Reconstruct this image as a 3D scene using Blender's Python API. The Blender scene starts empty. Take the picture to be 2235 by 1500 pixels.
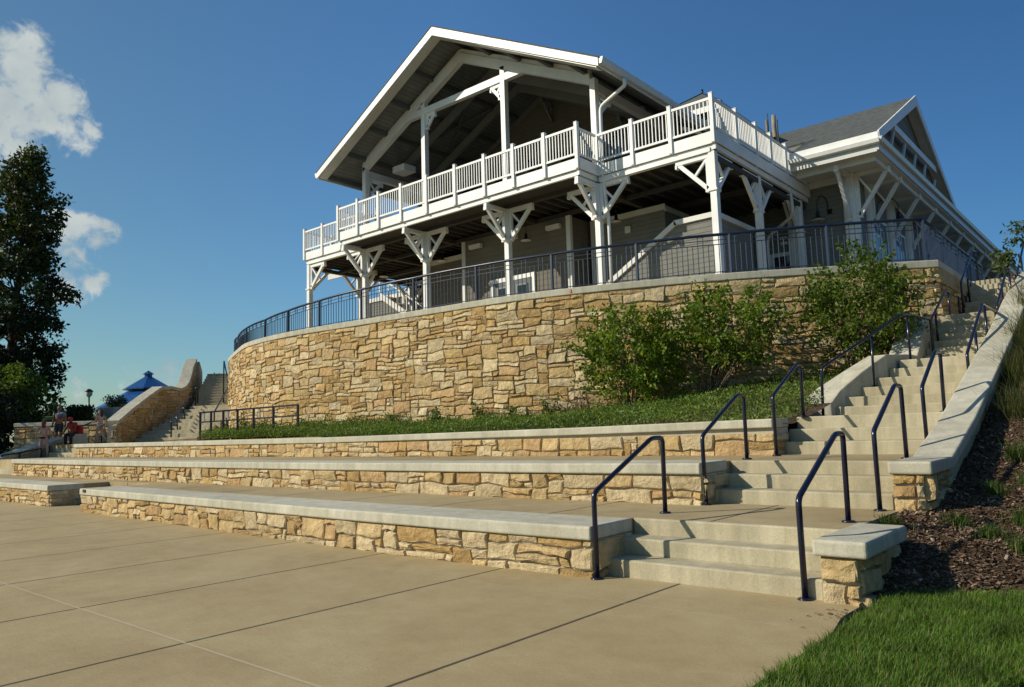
import bpy, math, random
import numpy as np
from mathutils import Vector, Matrix, noise

sc = bpy.context.scene
C = sc.collection
rad = math.radians

# ------------------------------------------------------------------ camera
def add_camera():
    f, p, y, r = 1654.96, 0.115677, 0.706839, -0.0299469
    fwd = Vector((-math.sin(y) * math.cos(p), math.cos(y) * math.cos(p), math.sin(p)))
    right = Vector((math.cos(y), math.sin(y), 0.0))
    up = right.cross(fwd)
    r2 = right * math.cos(r) + up * math.sin(r)
    u2 = up * math.cos(r) - right * math.sin(r)
    cd = bpy.data.cameras.new('camera')
    cam = bpy.data.objects.new('camera', cd)
    C.objects.link(cam)
    m = Matrix(((r2.x, u2.x, -fwd.x, 0.0), (r2.y, u2.y, -fwd.y, 0.0), (r2.z, u2.z, -fwd.z, 1.312), (0, 0, 0, 1)))
    cam.matrix_world = m
    cd.sensor_width = 36.0
    cd.lens = 36.0 * f / 2235.0
    cd.clip_start = 0.05
    cd.clip_end = 5000.0
    sc.camera = cam
add_camera()

# ------------------------------------------------------------------ sun, sky
SUN_TRAVEL = Vector((0.669, 0.743, -0.60)).normalized()
SUN_EL = math.asin(-SUN_TRAVEL.z)
SUN_AZ = math.atan2(-SUN_TRAVEL.x, -SUN_TRAVEL.y)      # clockwise from +Y
SKY_STRENGTH = 0.085
SUN_STRENGTH = 4.3

CLOUDS = [
    ((-0.8803, 0.2461, 0.4056), 0.0316, 1),
    ((-0.9037, 0.2445, 0.3516), 0.0467, 0.95),
    ((-0.8881, 0.2692, 0.3726), 0.037, 0.95),
    ((-0.8874, 0.304, 0.3465), 0.0248, 0.8),
    ((-0.8907, 0.2842, 0.3547), 0.0309, 0.9),
    ((-0.8772, 0.2384, 0.4168), 0.0186, 0.9),
    ((-0.9175, 0.2435, 0.3146), 0.0251, 0.6),
    ((-0.9173, 0.3158, 0.2426), 0.0228, 0.8),
    ((-0.9117, 0.3357, 0.2371), 0.0186, 0.7),
    ((-0.9036, 0.3523, 0.2439), 0.0142, 0.75),
    ((-0.9208, 0.3027, 0.2461), 0.0179, 0.7),
    ((-0.9251, 0.3198, 0.2048), 0.0229, 0.75),
    ((-0.9218, 0.336, 0.1933), 0.0209, 0.75),
    ((-0.9321, 0.3136, 0.1812), 0.0273, 0.7),
    ((-0.9182, 0.3366, 0.2089), 0.0139, 0.5),
    ((-0.9476, 0.2594, 0.1867), 0.0254, 0.5),
    ((-0.9194, 0.3868, 0.0708), 0.022, 0.5),
    ((-0.9031, 0.4225, 0.0764), 0.0202, 0.55),
    ((-0.9079, 0.414, 0.0654), 0.0302, 0.45),
    ((-0.9417, 0.3305, 0.0628), 0.0137, 0.4)]

def add_light():
    ld = bpy.data.lights.new('sun', 'SUN')
    ld.energy = SUN_STRENGTH
    ld.angle = rad(0.53)
    ld.color = (1.0, 0.92, 0.77)
    lo = bpy.data.objects.new('sun', ld)
    C.objects.link(lo)
    lo.rotation_euler = SUN_TRAVEL.to_track_quat('-Z', 'Y').to_euler()
    lo.location = (-20, -25, 30)
    w = bpy.data.worlds.new('World')
    sc.world = w
    w.use_nodes = True
    nt = w.node_tree
    for n in list(nt.nodes):
        nt.nodes.remove(n)
    N = nt.nodes.new
    L = nt.links.new
    out = N('ShaderNodeOutputWorld')
    sky = N('ShaderNodeTexSky')
    sky.sky_type = 'NISHITA'
    sky.sun_disc = False
    sky.sun_elevation = SUN_EL
    sky.sun_rotation = SUN_AZ
    sky.air_density = 1.25
    sky.dust_density = 0.3
    sky.ozone_density = 6.0
    hs = N('ShaderNodeHueSaturation')
    hs.inputs['Saturation'].default_value = 1.0
    hs.inputs['Value'].default_value = 1.0
    L(sky.outputs[0], hs.inputs['Color'])
    bg = N('ShaderNodeBackground')
    bg.inputs['Strength'].default_value = SKY_STRENGTH
    # clouds: fixed directions on the sky, broken up by noise
    tc = N('ShaderNodeTexCoord')
    # the sky deepens away from the sun, as it does in clear air
    dn = N('ShaderNodeVectorMath'); dn.operation = 'DOT_PRODUCT'
    L(tc.outputs['Generated'], dn.inputs[0]); dn.inputs[1].default_value = (0.75, 0.66, 0.0)
    rm = N('ShaderNodeMapRange'); rm.inputs['From Min'].default_value = -0.6; rm.inputs['From Max'].default_value = 0.6
    L(dn.outputs['Value'], rm.inputs['Value'])
    gr_ = N('ShaderNodeValToRGB')
    e = gr_.color_ramp.elements
    e[0].position = 0.0; e[0].color = (0.82, 0.93, 0.83, 1)
    e[1].position = 1.0; e[1].color = (0.42, 0.69, 0.88, 1)
    e2 = e.new(0.46); e2.color = (0.86, 1.20, 1.36, 1)
    L(rm.outputs[0], gr_.inputs[0])
    ml = N('ShaderNodeMix'); ml.data_type = 'RGBA'; ml.blend_type = 'MULTIPLY'
    ml.inputs[0].default_value = 1.0
    L(hs.outputs[0], ml.inputs[6]); L(gr_.outputs[0], ml.inputs[7])
    L(ml.outputs[2], bg.inputs['Color'])
    nz = N('ShaderNodeTexNoise')
    nz.inputs['Scale'].default_value = 34.0
    nz.inputs['Detail'].default_value = 9.0
    nz.inputs['Roughness'].default_value = 0.60
    nz.inputs['Distortion'].default_value = 0.35
    L(tc.outputs['Generated'], nz.inputs['Vector'])
    blobs = CLOUDS
    prev = None
    for (d, a, s) in blobs:
        dv = Vector(d).normalized()
        dot = N('ShaderNodeVectorMath'); dot.operation = 'DOT_PRODUCT'
        nv = N('ShaderNodeVectorMath'); nv.operation = 'NORMALIZE'
        L(tc.outputs['Generated'], nv.inputs[0])
        L(nv.outputs[0], dot.inputs[0])
        dot.inputs[1].default_value = dv
        mr = N('ShaderNodeMapRange')
        mr.interpolation_type = 'SMOOTHSTEP'
        mr.inputs['From Min'].default_value = math.cos(a * 1.45)
        mr.inputs['From Max'].default_value = 1.0
        mr.inputs['To Min'].default_value = 0.0
        mr.inputs['To Max'].default_value = s
        L(dot.outputs['Value'], mr.inputs['Value'])
        if prev is None:
            prev = mr.outputs[0]
        else:
            mx = N('ShaderNodeMath'); mx.operation = 'MAXIMUM'
            L(prev, mx.inputs[0]); L(mr.outputs[0], mx.inputs[1])
            prev = mx.outputs[0]
    nr = N('ShaderNodeMapRange')
    nr.inputs['From Min'].default_value = 0.30
    nr.inputs['From Max'].default_value = 0.70
    nr.inputs['To Min'].default_value = -0.62
    nr.inputs['To Max'].default_value = 0.55
    L(nz.outputs[0], nr.inputs['Value'])
    ad = N('ShaderNodeMath'); ad.operation = 'ADD'
    L(prev, ad.inputs[0]); L(nr.outputs[0], ad.inputs[1])
    den = N('ShaderNodeMapRange'); den.interpolation_type = 'SMOOTHSTEP'
    den.inputs['From Min'].default_value = 0.22
    den.inputs['From Max'].default_value = 0.98
    L(ad.outputs[0], den.inputs['Value'])
    pr = N('ShaderNodeMath'); pr.operation = 'MULTIPLY'
    pr.inputs[1].default_value = 0.97
    L(den.outputs[0], pr.inputs[0])
    # keep clouds only where a blob is
    gate = N('ShaderNodeMapRange')
    gate.inputs['From Min'].default_value = 0.02
    gate.inputs['From Max'].default_value = 0.2
    L(prev, gate.inputs['Value'])
    pr2 = N('ShaderNodeMath'); pr2.operation = 'MULTIPLY'
    L(pr.outputs[0], pr2.inputs[0]); L(gate.outputs[0], pr2.inputs[1])
    n2 = N('ShaderNodeTexNoise')
    n2.inputs['Scale'].default_value = 11.0
    n2.inputs['Detail'].default_value = 5.0
    mp = N('ShaderNodeMapping')
    mp.inputs['Location'].default_value = (3.1, 1.7, 0.4)
    L(tc.outputs['Generated'], mp.inputs[0]); L(mp.outputs[0], n2.inputs['Vector'])
    cr = N('ShaderNodeValToRGB')
    cr.color_ramp.elements[0].position = 0.36
    cr.color_ramp.elements[0].color = (0.36, 0.45, 0.50, 1)
    cr.color_ramp.elements[1].position = 0.62
    cr.color_ramp.elements[1].color = (0.63, 0.68, 0.66, 1)
    L(n2.outputs[0], cr.inputs[0])
    bc = N('ShaderNodeBackground')
    bc.inputs['Strength'].default_value = 0.86
    L(cr.outputs[0], bc.inputs['Color'])
    mix = N('ShaderNodeMixShader')
    L(pr2.outputs[0], mix.inputs[0]); L(bg.outputs[0], mix.inputs[1]); L(bc.outputs[0], mix.inputs[2])
    L(mix.outputs[0], out.inputs['Surface'])
add_light()
sc.view_settings.view_transform = 'Standard'
sc.view_settings.look = 'None'
sc.view_settings.exposure = 0.14
sc.view_settings.gamma = 1.0
sc.view_settings.use_curve_mapping = False

# ------------------------------------------------------------------ helpers
WLOC = {}
def wl(o):
    return WLOC.get(o.name, Vector((0, 0, 0))) if o else Vector((0, 0, 0))

def tag(o, label=None, cat=None, group=None, kind=None):
    if label: o['label'] = label
    if cat: o['category'] = cat
    if group: o['group'] = group
    if kind: o['kind'] = kind
    return o

def thing(name, label, cat, loc, group=None):
    o = bpy.data.objects.new(name, None)
    o.empty_display_size = 0.2
    C.objects.link(o)
    o.location = loc
    WLOC[o.name] = Vector(loc)
    return tag(o, label, cat, group)

class MB:
    """collects faces in world coordinates, builds ONE mesh object"""
    def __init__(s):
        s.v = []; s.f = []; s.c = []; s.cur = None; s.sm = []; s.smooth = False
    def add(s, vs, fs):
        b = len(s.v)
        s.v += [tuple(v) for v in vs]
        s.f += [tuple(b + i for i in f) for f in fs]
        s.sm += [s.smooth] * len(fs)
        if s.cur is not None:
            s.c += [s.cur] * len(vs)
    def box(s, x0, x1, y0, y1, z0, z1):
        s.add([(x0,y0,z0),(x1,y0,z0),(x1,y1,z0),(x0,y1,z0),(x0,y0,z1),(x1,y0,z1),(x1,y1,z1),(x0,y1,z1)],
              [(3,2,1,0),(4,5,6,7),(0,1,5,4),(1,2,6,5),(2,3,7,6),(3,0,4,7)])
    def beam(s, p0, p1, w, h, up=(0, 0, 1)):
        """bar from p0 to p1; w across, h along up"""
        p0 = Vector(p0); p1 = Vector(p1)
        d = (p1 - p0).normalized()
        u = Vector(up)
        a = d.cross(u)
        if a.length < 1e-4:
            u = Vector((0, 1, 0)); a = d.cross(u)
        a.normalize()
        u = a.cross(d).normalized()
        vs = []
        for p in (p0, p1):
            for i, j in ((-1, -1), (1, -1), (1, 1), (-1, 1)):
                vs.append(p + a * (i * w / 2) + u * (j * h / 2))
        s.add(vs, [(0,1,2,3),(7,6,5,4),(0,4,5,1),(1,5,6,2),(2,6,7,3),(3,7,4,0)])
    def prism(s, pts, d):
        """extrude polygon pts (3-D list) by vector d"""
        n = len(pts); d = Vector(d)
        vs = [Vector(p) for p in pts] + [Vector(p) + d for p in pts]
        fs = [tuple(range(n - 1, -1, -1)), tuple(range(n, 2 * n))]
        for i in range(n):
            j = (i + 1) % n
            fs.append((i, j, n + j, n + i))
        s.add(vs, fs)
    def plan(s, pts, z0, z1):
        s.prism([(x, y, z0) for x, y in pts], (0, 0, z1 - z0))
    def tube(s, pts, r, n=10, cap=True):
        pts = [Vector(p) for p in pts]
        rs = r if isinstance(r, (list, tuple)) else [r] * len(pts)
        rings = []
        prev = None
        for i, p in enumerate(pts):
            if i == 0: d = pts[1] - p
            elif i == len(pts) - 1: d = p - pts[i - 1]
            else:
                d = (pts[i + 1] - p).normalized() + (p - pts[i - 1]).normalized()
            d.normalize()
            if prev is None:
                u = Vector((0, 0, 1)) if abs(d.z) < 0.9 else Vector((0, 1, 0))
                a = d.cross(u).normalized()
            else:
                a = prev - d * prev.dot(d)
                a.normalize()
            prev = a
            b = d.cross(a)
            rings.append([p + (a * math.cos(2 * math.pi * k / n) + b * math.sin(2 * math.pi * k / n)) * rs[i] for k in range(n)])
        vs = [v for rg in rings for v in rg]
        fs = []
        for i in range(len(rings) - 1):
            for k in range(n):
                k2 = (k + 1) % n
                fs.append((i * n + k, i * n + k2, (i + 1) * n + k2, (i + 1) * n + k))
        if cap:
            fs.append(tuple(range(n - 1, -1, -1)))
            fs.append(tuple((len(rings) - 1) * n + k for k in range(n)))
        o = s.smooth; s.smooth = True
        s.add(vs, fs); s.smooth = o
    def lathe(s, c, prof, n=20):
        """prof: list of (r, z) around vertical axis at c"""
        vs = []; fs = []
        for r, z in prof:
            for k in range(n):
                a = 2 * math.pi * k / n
                vs.append((c[0] + r * math.cos(a), c[1] + r * math.sin(a), c[2] + z))
        for i in range(len(prof) - 1):
            for k in range(n):
                k2 = (k + 1) % n
                fs.append((i * n + k, i * n + k2, (i + 1) * n + k2, (i + 1) * n + k))
        fs.append(tuple(range(n - 1, -1, -1)))
        fs.append(tuple((len(prof) - 1) * n + k for k in range(n)))
        o = s.smooth; s.smooth = True
        s.add(vs, fs); s.smooth = o
    def quad(s, a, b, c, d):
        s.add([a, b, c, d], [(0, 1, 2, 3)])
    def build(s, name, mat, parent=None, bevel=0.0, seg=2, label=None, cat=None, group=None, kind=None):
        off = wl(parent)
        me = bpy.data.meshes.new(name)
        me.from_pydata([(v[0] - off.x, v[1] - off.y, v[2] - off.z) for v in s.v], [], s.f)
        if s.c and len(s.c) == len(s.v):
            at = me.color_attributes.new('col', 'FLOAT_COLOR', 'POINT')
            at.data.foreach_set('color', [q for c in s.c for q in (c[0], c[1], c[2], 1.0)])
        if any(s.sm):
            me.polygons.foreach_set('use_smooth', s.sm)
        me.materials.append(mat)
        me.update()
        o = bpy.data.objects.new(name, me)
        C.objects.link(o)
        if parent:
            o.parent = parent
        WLOC[o.name] = Vector(off)
        if bevel > 0:
            m = o.modifiers.new('bevel', 'BEVEL')
            m.width = bevel; m.segments = seg; m.limit_method = 'ANGLE'; m.angle_limit = rad(40)
            m.harden_normals = False
        return tag(o, label, cat, group, kind)

def cloud_mesh(name, V, F, col, mat, parent=None, smooth=False, **kw):
    """V (n,3) numpy, F (m,4) numpy ints, col (n,3)"""
    off = wl(parent)
    V = np.asarray(V, float) - np.array([off.x, off.y, off.z])
    me = bpy.data.meshes.new(name)
    n, m, k = len(V), len(F), F.shape[1]
    me.vertices.add(n); me.vertices.foreach_set('co', V.ravel())
    me.loops.add(m * k); me.loops.foreach_set('vertex_index', F.ravel().astype(np.int32))
    me.polygons.add(m)
    me.polygons.foreach_set('loop_start', (np.arange(m) * k).astype(np.int32))
    me.polygons.foreach_set('loop_total', np.full(m, k, np.int32))
    me.update(calc_edges=True)
    at = me.color_attributes.new('col', 'FLOAT_COLOR', 'POINT')
    at.data.foreach_set('color', np.c_[col, np.ones(n)].ravel())
    if smooth:
        me.polygons.foreach_set('use_smooth', np.ones(m, bool))
    me.materials.append(mat)
    o = bpy.data.objects.new(name, me)
    C.objects.link(o)
    if parent: o.parent = parent
    WLOC[o.name] = Vector(off)
    return tag(o, **kw)

# ------------------------------------------------------------------ materials
def newmat(name):
    m = bpy.data.materials.new(name)
    m.use_nodes = True
    nt = m.node_tree
    b = nt.nodes['Principled BSDF']
    return m, nt, b

def ramp(nt, fac, stops):
    cr = nt.nodes.new('ShaderNodeValToRGB')
    e = cr.color_ramp.elements
    while len(e) < len(stops): e.new(0.5)
    for i, (p, c) in enumerate(stops):
        e[i].position = p; e[i].color = (*c, 1)
    nt.links.new(fac, cr.inputs[0])
    return cr.outputs[0]

def noise_tex(nt, scale, detail=4, rough=0.55, vec=None, dist=0.0):
    n = nt.nodes.new('ShaderNodeTexNoise')
    n.inputs['Scale'].default_value = scale
    n.inputs['Detail'].default_value = detail
    n.inputs['Roughness'].default_value = rough
    n.inputs['Distortion'].default_value = dist
    if vec is None:
        tc = nt.nodes.new('ShaderNodeTexCoord'); vec = tc.outputs['Object']
    nt.links.new(vec, n.inputs['Vector'])
    return n.outputs[0]

def math_node(nt, op, a, b=None, clamp=False):
    n = nt.nodes.new('ShaderNodeMath'); n.operation = op; n.use_clamp = clamp
    for i, x in enumerate((a, b)):
        if x is None: continue
        if isinstance(x, (int, float)): n.inputs[i].default_value = x
        else: nt.links.new(x, n.inputs[i])
    return n.outputs[0]

def mixcol(nt, fac, a, b, mode='MIX'):
    n = nt.nodes.new('ShaderNodeMix'); n.data_type = 'RGBA'; n.blend_type = mode
    for sock, x in ((n.inputs[0], fac), (n.inputs[6], a), (n.inputs[7], b)):
        if isinstance(x, (int, float)): sock.default_value = x
        elif isinstance(x, tuple): sock.default_value = (*x, 1)
        else: nt.links.new(x, sock)
    return n.outputs[2]

def bump(nt, b, h, strength=0.3, dist=0.02, prev=None):
    n = nt.nodes.new('ShaderNodeBump')
    n.inputs['Strength'].default_value = strength
    n.inputs['Distance'].default_value = dist
    nt.links.new(h, n.inputs['Height'])
    if prev is not None: nt.links.new(prev, n.inputs['Normal'])
    nt.links.new(n.outputs[0], b.inputs['Normal'])
    return n.outputs[0]

def world_pos(nt):
    g = nt.nodes.new('ShaderNodeNewGeometry')
    return g.outputs['Position']

def sep(nt, vec):
    s = nt.nodes.new('ShaderNodeSeparateXYZ'); nt.links.new(vec, s.inputs[0]); return s.outputs

def paint(name, col, rough=0.45, var=0.10, scale=3.0, dirt=None):
    m, nt, b = newmat(name)
    p = world_pos(nt)
    n = noise_tex(nt, scale, 5, 0.6, p)
    lo = tuple(c * (1 - var) for c in col); hi = tuple(min(1, c * (1 + var * 0.6)) for c in col)
    c = ramp(nt, n, [(0.35, lo), (0.65, hi)])
    if dirt:
        n2 = noise_tex(nt, scale * 3.3, 6, 0.7, p)
        f = nt.nodes.new('ShaderNodeMapRange')
        f.inputs['From Min'].default_value = 0.58; f.inputs['From Max'].default_value = 0.78
        f.inputs['To Max'].default_value = 0.5
        nt.links.new(n2, f.inputs[0])
        c = mixcol(nt, f.outputs[0], c, dirt)
    nt.links.new(c, b.inputs['Base Color'])
    b.inputs['Roughness'].default_value = rough
    return m

def concrete(name, lo, mid, hi, rough=0.85, joints=None, speck=True, streak=0.0):
    m, nt, b = newmat(name)
    p = world_pos(nt)
    n1 = noise_tex(nt, 0.55, 6, 0.62, p, 0.6)
    n2 = noise_tex(nt, 4.2, 6, 0.65, p)
    n3 = noise_tex(nt, 60, 3, 0.6, p)
    f = math_node(nt, 'ADD', math_node(nt, 'MULTIPLY', n1, 0.62), math_node(nt, 'MULTIPLY', n2, 0.38))
    c = ramp(nt, f, [(0.36, lo), (0.5, mid), (0.64, hi)])
    g = ramp(nt, n3, [(0.3, (0.86, 0.86, 0.86)), (0.7, (1.08, 1.08, 1.08))])
    c = mixcol(nt, 1.0, c, g, 'MULTIPLY')
    if streak:
        mp = nt.nodes.new('ShaderNodeMapping'); mp.inputs['Scale'].default_value = (3.0, 3.0, 0.18)
        nt.links.new(p, mp.inputs[0])
        n5 = noise_tex(nt, 2.2, 5, 0.6, mp.outputs[0])
        g2 = ramp(nt, n5, [(0.42, (1 - streak,) * 3), (0.6, (1.05, 1.05, 1.05))])
        c = mixcol(nt, 1.0, c, g2, 'MULTIPLY')
    h = n3
    mpb = nt.nodes.new('ShaderNodeMapping'); mpb.inputs['Scale'].default_value = (4.0, 90.0, 1.0)
    nt.links.new(p, mpb.inputs[0])
    nb = noise_tex(nt, 1.6, 4, 0.6, mpb.outputs[0])
    gb = ramp(nt, nb, [(0.35, (0.93, 0.93, 0.93)), (0.65, (1.05, 1.05, 1.05))])
    c = mixcol(nt, 1.0, c, gb, 'MULTIPLY')
    if joints:
        x, y, z = sep(nt, p)[:3]
        line = None
        for axis, off, per, w, light in joints:
            q = x if axis == 'x' else y
            wob = math_node(nt, 'MULTIPLY', math_node(nt, 'SUBTRACT', n2, 0.5), 0.012)
            q = math_node(nt, 'ADD', q, wob)
            a = math_node(nt, 'SUBTRACT', q, off)
            a = math_node(nt, 'DIVIDE', a, per)
            fr = math_node(nt, 'FRACT', math_node(nt, 'ADD', a, 0.5))
            d = math_node(nt, 'MULTIPLY', math_node(nt, 'ABSOLUTE', math_node(nt, 'SUBTRACT', fr, 0.5)), per)
            mr = nt.nodes.new('ShaderNodeMapRange')
            mr.inputs['From Min'].default_value = w; mr.inputs['From Max'].default_value = w * 0.35
            nt.links.new(d, mr.inputs[0])
            if light:
                c = mixcol(nt, math_node(nt, 'MULTIPLY', mr.outputs[0], 0.75), c, light)
            else:
                c = mixcol(nt, math_node(nt, 'MULTIPLY', mr.outputs[0], 0.92), c, (0.045, 0.036, 0.026))
            line = mr.outputs[0] if line is None else math_node(nt, 'MAXIMUM', line, mr.outputs[0])
        h = math_node(nt, 'SUBTRACT', math_node(nt, 'MULTIPLY', n3, 0.25), line)
        # worn whitish scuffs and dark spots
        n4 = noise_tex(nt, 1.7, 8, 0.75, p, 1.2)
        mr = nt.nodes.new('ShaderNodeMapRange')
        mr.inputs['From Min'].default_value = 0.6; mr.inputs['From Max'].default_value = 0.78
        mr.inputs['To Max'].default_value = 0.35
        nt.links.new(n4, mr.inputs[0])
        c = mixcol(nt, mr.outputs[0], c, (0.47, 0.42, 0.33))
    if speck:
        v = nt.nodes.new('ShaderNodeTexVoronoi'); v.inputs['Scale'].default_value = 14.0
        nt.links.new(p, v.inputs['Vector'])
        mr = nt.nodes.new('ShaderNodeMapRange')
        mr.inputs['From Min'].default_value = 0.10; mr.inputs['From Max'].default_value = 0.04
        mr.inputs['To Max'].default_value = 0.55
        nt.links.new(v.outputs['Distance'], mr.inputs[0])
        n6 = noise_tex(nt, 2.3, 2, 0.5, p)
        gate = math_node(nt, 'GREATER_THAN', n6, 0.60)
        c = mixcol(nt, math_node(nt, 'MULTIPLY', mr.outputs[0], gate), c, (0.12, 0.10, 0.07))
    nt.links.new(c, b.inputs['Base Color'])
    b.inputs['Roughness'].default_value = rough
    b.inputs['Specular IOR Level'].default_value = 0.25
    bump(nt, b, h, 0.35, 0.006)
    return m

def attr_mat(name, rough=0.9, nscale=9.0, namp=0.35, bscale=22.0, bstr=0.6, bdist=0.02, spec=0.2):
    m, nt, b = newmat(name)
    p = world_pos(nt)
    a = nt.nodes.new('ShaderNodeVertexColor'); a.layer_name = 'col'
    n = noise_tex(nt, nscale, 7, 0.65, p, 0.4)
    g = ramp(nt, n, [(0.3, (1 - namp, 1 - namp * 1.08, 1 - namp * 1.2)), (0.7, (1 + namp * 0.45,) * 3)])
    c = mixcol(nt, 1.0, a.outputs[0], g, 'MULTIPLY')
    nt.links.new(c, b.inputs['Base Color'])
    b.inputs['Roughness'].default_value = rough
    b.inputs['Specular IOR Level'].default_value = spec
    n2 = noise_tex(nt, bscale, 6, 0.7, p)
    bump(nt, b, n2, bstr, bdist)
    return m

def leaf_mat(name, trans=0.35, rough=0.5):
    m, nt, b = newmat(name)
    a = nt.nodes.new('ShaderNodeVertexColor'); a.layer_name = 'col'
    nt.links.new(a.outputs[0], b.inputs['Base Color'])
    b.inputs['Roughness'].default_value = rough
    b.inputs['Specular IOR Level'].default_value = 0.3
    tr = nt.nodes.new('ShaderNodeBsdfTranslucent')
    g = mixcol(nt, 1.0, a.outputs[0], (1.25, 1.35, 0.5), 'MULTIPLY')
    nt.links.new(g, tr.inputs['Color'])
    mx = nt.nodes.new('ShaderNodeMixShader')
    mx.inputs[0].default_value = trans
    nt.links.new(b.outputs[0], mx.inputs[1]); nt.links.new(tr.outputs[0], mx.inputs[2])
    nt.links.new(mx.outputs[0], nt.nodes['Material Output'].inputs[0])
    return m

def lined(name, col, axis, per, w=0.12, depth=0.01, rough=0.7, var=0.12, dark=0.45, nscale=2.0):
    """boards or courses: thin dark line every per metres along axis"""
    m, nt, b = newmat(name)
    p = world_pos(nt)
    xyz = sep(nt, p)
    if axis == 's':
        q = math_node(nt, 'ADD', xyz[0], 0.0)
    else:
        q = xyz['xyz'.index(axis)]
    fr = math_node(nt, 'FRACT', math_node(nt, 'DIVIDE', q, per))
    mr = nt.nodes.new('ShaderNodeMapRange')
    mr.inputs['From Min'].default_value = w; mr.inputs['From Max'].default_value = w * 0.3
    nt.links.new(fr, mr.inputs[0])
    n = noise_tex(nt, nscale, 5, 0.6, p)
    lo = tuple(c * (1 - var) for c in col); hi = tuple(c * (1 + var) for c in col)
    c = ramp(nt, n, [(0.35, lo), (0.65, hi)])
    c = mixcol(nt, mr.outputs[0], c, tuple(v * dark for v in col))
    nt.links.new(c, b.inputs['Base Color'])
    b.inputs['Roughness'].default_value = rough
    h = math_node(nt, 'SUBTRACT', fr, mr.outputs[0])
    bump(nt, b, h, 0.6, depth)
    return m

def shingles(name, col):
    m, nt, b = newmat(name)
    p = world_pos(nt)
    xyz = sep(nt, p)
    cv = nt.nodes.new('ShaderNodeCombineXYZ')
    nt.links.new(math_node(nt, 'ADD', xyz[0], math_node(nt, 'MULTIPLY', xyz[1], 0.37)), cv.inputs[0])
    nt.links.new(math_node(nt, 'MULTIPLY', xyz[2], 1.9), cv.inputs[1])
    br = nt.nodes.new('ShaderNodeTexBrick')
    br.inputs['Scale'].default_value = 3.2
    br.inputs['Mortar Size'].default_value = 0.012
    br.inputs['Color1'].default_value = (*[c * 0.72 for c in col], 1)
    br.inputs['Color2'].default_value = (*[c * 1.25 for c in col], 1)
    br.inputs['Mortar'].default_value = (*[c * 0.45 for c in col], 1)
    nt.links.new(cv.outputs[0], br.inputs['Vector'])
    n = noise_tex(nt, 7, 6, 0.7, p)
    g = ramp(nt, n, [(0.3, (0.7, 0.7, 0.7)), (0.7, (1.3, 1.3, 1.25))])
    c = mixcol(nt, 1.0, br.outputs[0], g, 'MULTIPLY')
    nt.links.new(c, b.inputs['Base Color'])
    b.inputs['Roughness'].default_value = 0.95
    bump(nt, b, br.outputs['Fac'], -0.4, 0.01)
    return m

def simple(name, col, rough=0.5, metal=0.0, spec=0.5):
    m, nt, b = newmat(name)
    p = world_pos(nt)
    n = noise_tex(nt, 5.0, 4, 0.6, p)
    c = ramp(nt, n, [(0.3, tuple(v * 0.82 for v in col)), (0.7, tuple(min(1, v * 1.12) for v in col))])
    nt.links.new(c, b.inputs['Base Color'])
    b.inputs['Roughness'].default_value = rough
    b.inputs['Metallic'].default_value = metal
    b.inputs['Specular IOR Level'].default_value = spec
    return m

M = {}
JX = ('x', -3.24, 1.785, 0.021, None)
M['plaza'] = concrete('plaza_concrete', (0.335, 0.252, 0.125), (0.395, 0.306, 0.158), (0.440, 0.352, 0.192),
                      joints=[JX, ('y', 2.49, 400.0, 0.015, (0.45, 0.37, 0.24)), ('y', 5.02, 400.0, 0.006, (0.47, 0.39, 0.26))])
M['terrace'] = concrete('terrace_concrete', (0.30, 0.225, 0.110), (0.375, 0.290, 0.152), (0.43, 0.345, 0.195), joints=[JX])
M['coping'] = concrete('coping_concrete', (0.420, 0.390, 0.288), (0.500, 0.468, 0.356), (0.57, 0.538, 0.425), streak=0.10)
M['step'] = concrete('step_concrete', (0.355, 0.305, 0.195), (0.425, 0.372, 0.245), (0.485, 0.432, 0.298), streak=0.14)
M['stone'] = attr_mat('quarry_stone', 0.92, 7.0, 0.34, 11.0, 1.0, 0.06)
M['mortar'] = simple('mortar', (0.44, 0.40, 0.31), 0.95, 0, 0.1)
M['white'] = paint('white_paint', (0.78, 0.78, 0.745), 0.48, 0.09, 1.6, (0.60, 0.58, 0.52))
M['offwhite'] = paint('offwhite_paint', (0.66, 0.65, 0.60), 0.5, 0.07, 2.0)
M['siding'] = lined('grey_siding', (0.185, 0.184, 0.160), 'z', 0.145, 0.10, 0.02, 0.75, 0.10, 0.5)
M['hallwall'] = lined('beige_siding', (0.155, 0.138, 0.106), 'z', 0.20, 0.08, 0.012, 0.8, 0.08, 0.6)
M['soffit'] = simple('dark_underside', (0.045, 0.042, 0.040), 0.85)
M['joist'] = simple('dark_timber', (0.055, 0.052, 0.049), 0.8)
M['planks'] = lined('ceiling_planks', (0.165, 0.178, 0.172), 'x', 0.16, 0.12, 0.012, 0.7, 0.15, 0.25)
M['purlin'] = simple('purlin_steel', (0.11, 0.113, 0.108), 0.7)
M['rafter'] = paint('grey_rafter_paint', (0.20, 0.205, 0.195), 0.55, 0.06)
M['shingle'] = shingles('roof_shingle', (0.088, 0.094, 0.088))
M['gutter'] = paint('gutter_shade_paint', (0.60, 0.60, 0.56), 0.35, 0.05)
M['navy'] = simple('navy_handrail_paint', (0.010, 0.012, 0.032), 0.22)
M['blue'] = simple('blue_railing_paint', (0.006, 0.015, 0.042), 0.34)
M['glass'] = simple('dark_glass', (0.012, 0.018, 0.02), 0.06)
M['black'] = simple('black_metal', (0.012, 0.012, 0.013), 0.35)
M['lampwhite'] = simple('enamel_white', (0.62, 0.58, 0.52), 0.4)
M['bluesheet'] = lined('blue_metal_roofing', (0.012, 0.070, 0.22), 'x', 0.42, 0.14, 0.05, 0.32, 0.12, 0.6)
M['leaf'] = leaf_mat('leaf', 0.34)
M['leafdark'] = leaf_mat('leaf_deep', 0.22, 0.6)
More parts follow.
